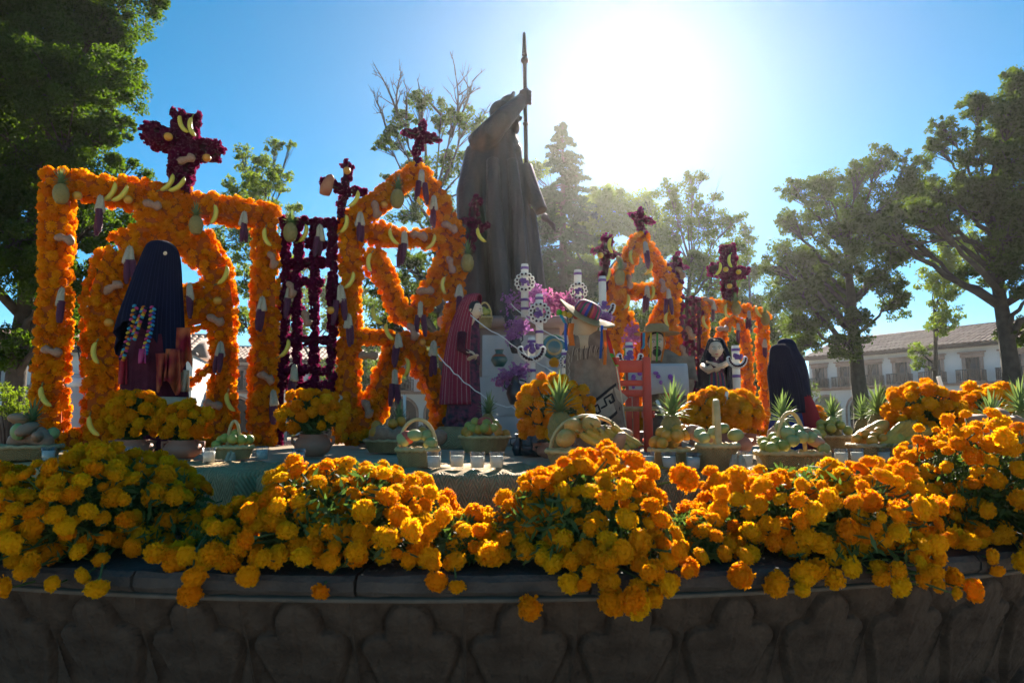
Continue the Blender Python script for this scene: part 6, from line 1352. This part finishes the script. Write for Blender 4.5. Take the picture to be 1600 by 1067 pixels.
fill(*B[1:], CHA, 5, .031, 'green chayote in the end-on basket with bound corn', 'chayote', 'chayotes in the end-on basket'); corn_pair('pair of corn cobs with long husks tied to the end-on basket handle', B[1] + Vector((.03, -.17, .07)), .33)
B = basket('handled basket overflowing with green chayotes below the cloaked figures', 1238, 728, 3.1, 110, 22, handle=84, deep=.75, hw=.42)
fill(*B[1:], CHA, 13, .036, 'green chayote heaped in the handled basket below cloaked figures', 'chayote', 'chayotes heaped in the handled basket', layer=1.2, x0=-.3); fill(*B[1:], LIM, 6, .029, 'yellow guava at the left of the chayote basket', 'guava', 'guavas in the chayote basket', x1=-.4); fill(*B[1:], YAM, 3, .036, 'pink yam at the right of the chayote basket', 'yam', 'yams in the chayote basket', rot=True, x0=.4)
o = obj('yam', YAM, None, P(1208, 690, 3.3)); o.scale = (.045,) * 3; tag(o, 'single upright orange yam left of the chayote basket handle', 'yam'); pineapple('pineapple with curling crown behind the chayote basket', P(1222, 700, 3.5), .14, (0, .05, 0), crown=1.1)
B = basket('rectangular woven basket filled with bananas and oranges', 1381, 722, 3.45, 96, 26, 'straw_dark', deep=.6, rect=True, flare=1.08)
for q in range(7):
    o = obj('banana', BANR, None, B[1] + Vector((.02 + .022 * q, -.04, .13 + .01 * math.sin(q)))); o.scale = (.19,) * 3; o.rotation_euler = (1.2, -.75 + .06 * q, .15); tag(o, 'striped ripe banana of the hand in the rectangular basket, ' + ords_[q], 'banana', 'ripe bananas in the rectangular basket')
fill(*B[1:], ORM, 6, .026, 'small orange at the left of the rectangular basket', 'orange', 'oranges in the rectangular basket', nm='orange', x1=-.1); fill(*B[1:], LIM, 6, .027, 'yellow guava at the right of the rectangular basket', 'guava', 'guavas in the rectangular basket', x0=.4)
for q in range(3): o = obj('papaya', PAP, None, B[1] + Vector((-.06 + .04 * q, .06, .13 + .02 * q))); o.scale = (.05,) * 3; o.rotation_euler = (0, 1.0, 0); tag(o, 'long pale papaya leaning over the rectangular basket, ' + ords_[q], 'papaya', 'papayas in the rectangular basket')
pineapple('large pineapple standing behind the rectangular basket', P(1374, 690, 3.75), .15, crown=1.2); pineapple('smaller pineapple left of the rectangular basket pineapple', P(1350, 690, 4.2), .14, crown=1.1)
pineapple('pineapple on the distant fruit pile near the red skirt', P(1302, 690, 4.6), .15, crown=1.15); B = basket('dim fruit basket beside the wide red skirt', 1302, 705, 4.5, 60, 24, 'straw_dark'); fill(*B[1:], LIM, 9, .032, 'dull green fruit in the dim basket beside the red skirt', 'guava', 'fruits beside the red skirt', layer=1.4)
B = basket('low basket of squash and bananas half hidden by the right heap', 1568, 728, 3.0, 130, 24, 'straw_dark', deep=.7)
fill(*B[1:], YAM, 6, .045, 'sunlit yam in the half hidden basket at the right edge', 'yam', 'yams in the right edge basket', rot=True, layer=1.4); fill(*B[1:], ORM, 5, .034, 'orange in the half hidden basket at the right edge', 'orange', 'oranges in the right edge basket', nm='orange', layer=1.3, x1=.2); pineapple('pineapple before the rightmost marigold vase', P(1553, 706, 3.2), .14, crown=1.1); pineapple('pineapple cut off by the right edge of the picture', P(1598, 690, 3.4), .15, crown=1.15)
B = basket('small handled basket of green fruit on the altar top beside the red shawl', 757, 512, 6.35, 24, 16, handle=40, base_z=P(757, 512, 6.35).z); fill(*B[1:], LIM, 4, .03, 'green fruit in the little altar-top basket', 'fruit', 'fruits in the altar-top basket', nm='green_fruit')

# ------------------------------------------------------------------ marigold vases
def bouquet(label, potlabel, px, ytop, ybot, wpx, Yd, pot_w, pot_h, n, ears=True, zpot=None):
    c = P(px, ybot, Yd); c.z = zpot if zpot is not None else DECK + .012; ph, pr = pix(pot_h, Yd), pix(pot_w, Yd) / 2
    t = thing('clay_pot', potlabel, 'pot', c, 0, 'terracotta flower pots'); m = MB(); m.lathe([(pr * .55, 0), (pr * .62, .004), (pr * .92, ph * .25), (pr, ph * .5), (pr * .9, ph * .75), (pr * .72, ph * .9), (pr * .8, ph), (pr * .7, ph), (pr * .6, ph * .85)], n=32); m.build('body', 'clay', t)
    if ears:
        for sx in (-1, 1): m = MB(); m.tube([(sx * pr * .7, 0, ph * .9), (sx * pr * 1.15, 0, ph * .86), (sx * pr * 1.12, 0, ph * .6), (sx * pr * .94, 0, ph * .5)], pr * .1, 6); m.build('handle', 'clay', t)
    top = P(px, ytop, Yd).z; rx = pix(wpx, Yd) / 2; z0 = c.z + ph; cz = z0 + (top - z0) * .45; rz = (top - z0) * .55
    b = Vector((c.x, c.y, z0)); f = thing('marigold_bouquet', label, 'flowers', b, 0, 'marigold bouquets in pots'); pos = []; tries = 0
    while len(pos) < n and tries < 4000:
        tries += 1; d = Vector((R.gauss(0, 1), R.gauss(0, 1), R.gauss(0, 1))).normalized()
        if d.z < -.55 or d.y > .8 or (abs(d.x) < .35 and d.z < -.05 and d.y < 0 and n < 60): continue
        k = U(.82, 1.08); p = Vector((d.x * rx * k, d.y * rx * .8 * k, cz + d.z * rz * k - z0)); r = U(.026, .040)
        if p.z < -.02 or any((p - q[0]).length < .8 * (r + q[2]) for q in pos): continue
        pos.append((p, (d + Vector((U(-.4, .4), U(-.4, .4), U(-.2, .5)))).normalized(), r))
    s_ = MB()
    for p, nn, r in pos: spawn('marigold', NEAR[R.randrange(6)], f, p, orient(nn), r); s_.tube(bez((U(-.3, .3) * pr, U(-.3, .3) * pr, -.02), (p.x * .3, p.y * .3, p.z * .6), p - nn * r, 4), .0032, 4)
    s_.build('stems', 'stem', f)
    def lf():
        d = Vector((R.gauss(0, 1), R.gauss(0, 1), R.gauss(0, 1))).normalized(); k = U(.1, .9); return (d.x * rx * k * .8, d.y * rx * .7 * k, max(.0, cz - z0 + d.z * rz * k))
    V, F = leaves_np(1500, lf, .05, int(px)); o = obj('foliage', np_mesh('foliage', V, F, 'green'), f); o['kind'] = 'stuff'
bouquet('marigold bouquet at the navy shawl skirt, left of two', 'clay pot below the navy shawl, left of two', 206, 612, 712, 84, 3.85, 62, 28, 62); bouquet('marigold bouquet at the navy shawl skirt, right of two', 'clay pot below the navy shawl, right of two', 285, 632, 714, 74, 3.8, 56, 28, 45)
bouquet('airy marigold bouquet in front of the purple lattice', 'clay pot in front of the purple lattice', 488, 612, 716, 102, 4.0, 56, 34, 46); bouquet('marigold bouquet behind the biggest pineapple', 'clay pot hidden behind the biggest pineapple', 868, 590, 712, 112, 3.8, 60, 24, 78)
bouquet('full round marigold bouquet right of the red chair', 'wide clay pot right of the red chair', 1130, 610, 705, 112, 4.0, 88, 36, 92); bouquet('marigold bouquet pierced by a leaning taper', 'clay pot holding the bouquet with leaning taper', 1448, 600, 706, 112, 3.55, 52, 26, 60); bouquet('marigold bouquet at the right edge behind a pineapple', 'clay pot at the right edge behind a pineapple', 1552, 602, 704, 118, 3.8, 50, 24, 70)
bouquet('low marigold bouquet under the far table behind the red chair', 'clay pot under the far table', 990, 636, 690, 56, 6.0, 44, 18, 34); bouquet('small marigold bouquet beside the wide red skirt', 'clay pot beside the wide red skirt', 1272, 636, 690, 34, 5.2, 28, 16, 22); bouquet('ragged marigolds at the foot of the near gable', 'clay pot at the foot of the near gable', 575, 678, 700, 70, 5.2, 30, 8, 22, False)
# ------------------------------------------------------------------ votive candles
GLS = MB().lathe([(.026, 0), (.029, .004), (.034, .075), (.031, .075), (.027, .008), (.001, .007)], n=20).mesh('glass', 'glass'); WAXM = MB().lathe([(.0255, .009), (.0295, .056), (.001, .054)], n=18).mesh('wax', 'wax'); WICK = MB().tube([(0, 0, .054), (.001, 0, .066)], .0012, 4).mesh('wick', 'hair')
VOT = [(75, 716, 3.5), (205, 716, 3.5), (326, 714, 3.4), (409, 712, 3.6), (466, 720, 3.3), (678, 740, 2.98), (714, 738, 3.02), (746, 742, 2.96), (776, 741, 2.98), (1012, 714, 3.0), (1047, 734, 2.93), (1083, 736, 2.9), (1166, 728, 3.05), (1193, 726, 3.1), (1216, 722, 3.12), (1238, 722, 3.14), (1315, 716, 3.28), (1340, 714, 3.32), (1381, 718, 3.36), (1422, 720, 3.4)]
ords = 'first second third fourth fifth sixth seventh eighth ninth tenth eleventh twelfth thirteenth fourteenth fifteenth sixteenth seventeenth eighteenth nineteenth twentieth'.split()
for k, (x, y, Yd) in enumerate(VOT):
    c = XZ(x, Yd, DECK + .012); ang = math.asin((c.x - BC.x) / 4.2); t = thing('votive_candle', f'white votive candle in clear glass, {ords[k]} from the left along the mats', 'candle', c, 0, 'votive candles along the mat blocks')
    for nm, me in (('glass', GLS), ('wax', WAXM), ('wick', WICK)): obj(nm, me, t)
    t.rotation_euler = (0, U(-.08, .08) if k in (10, 11) else 0, U(0, 6));
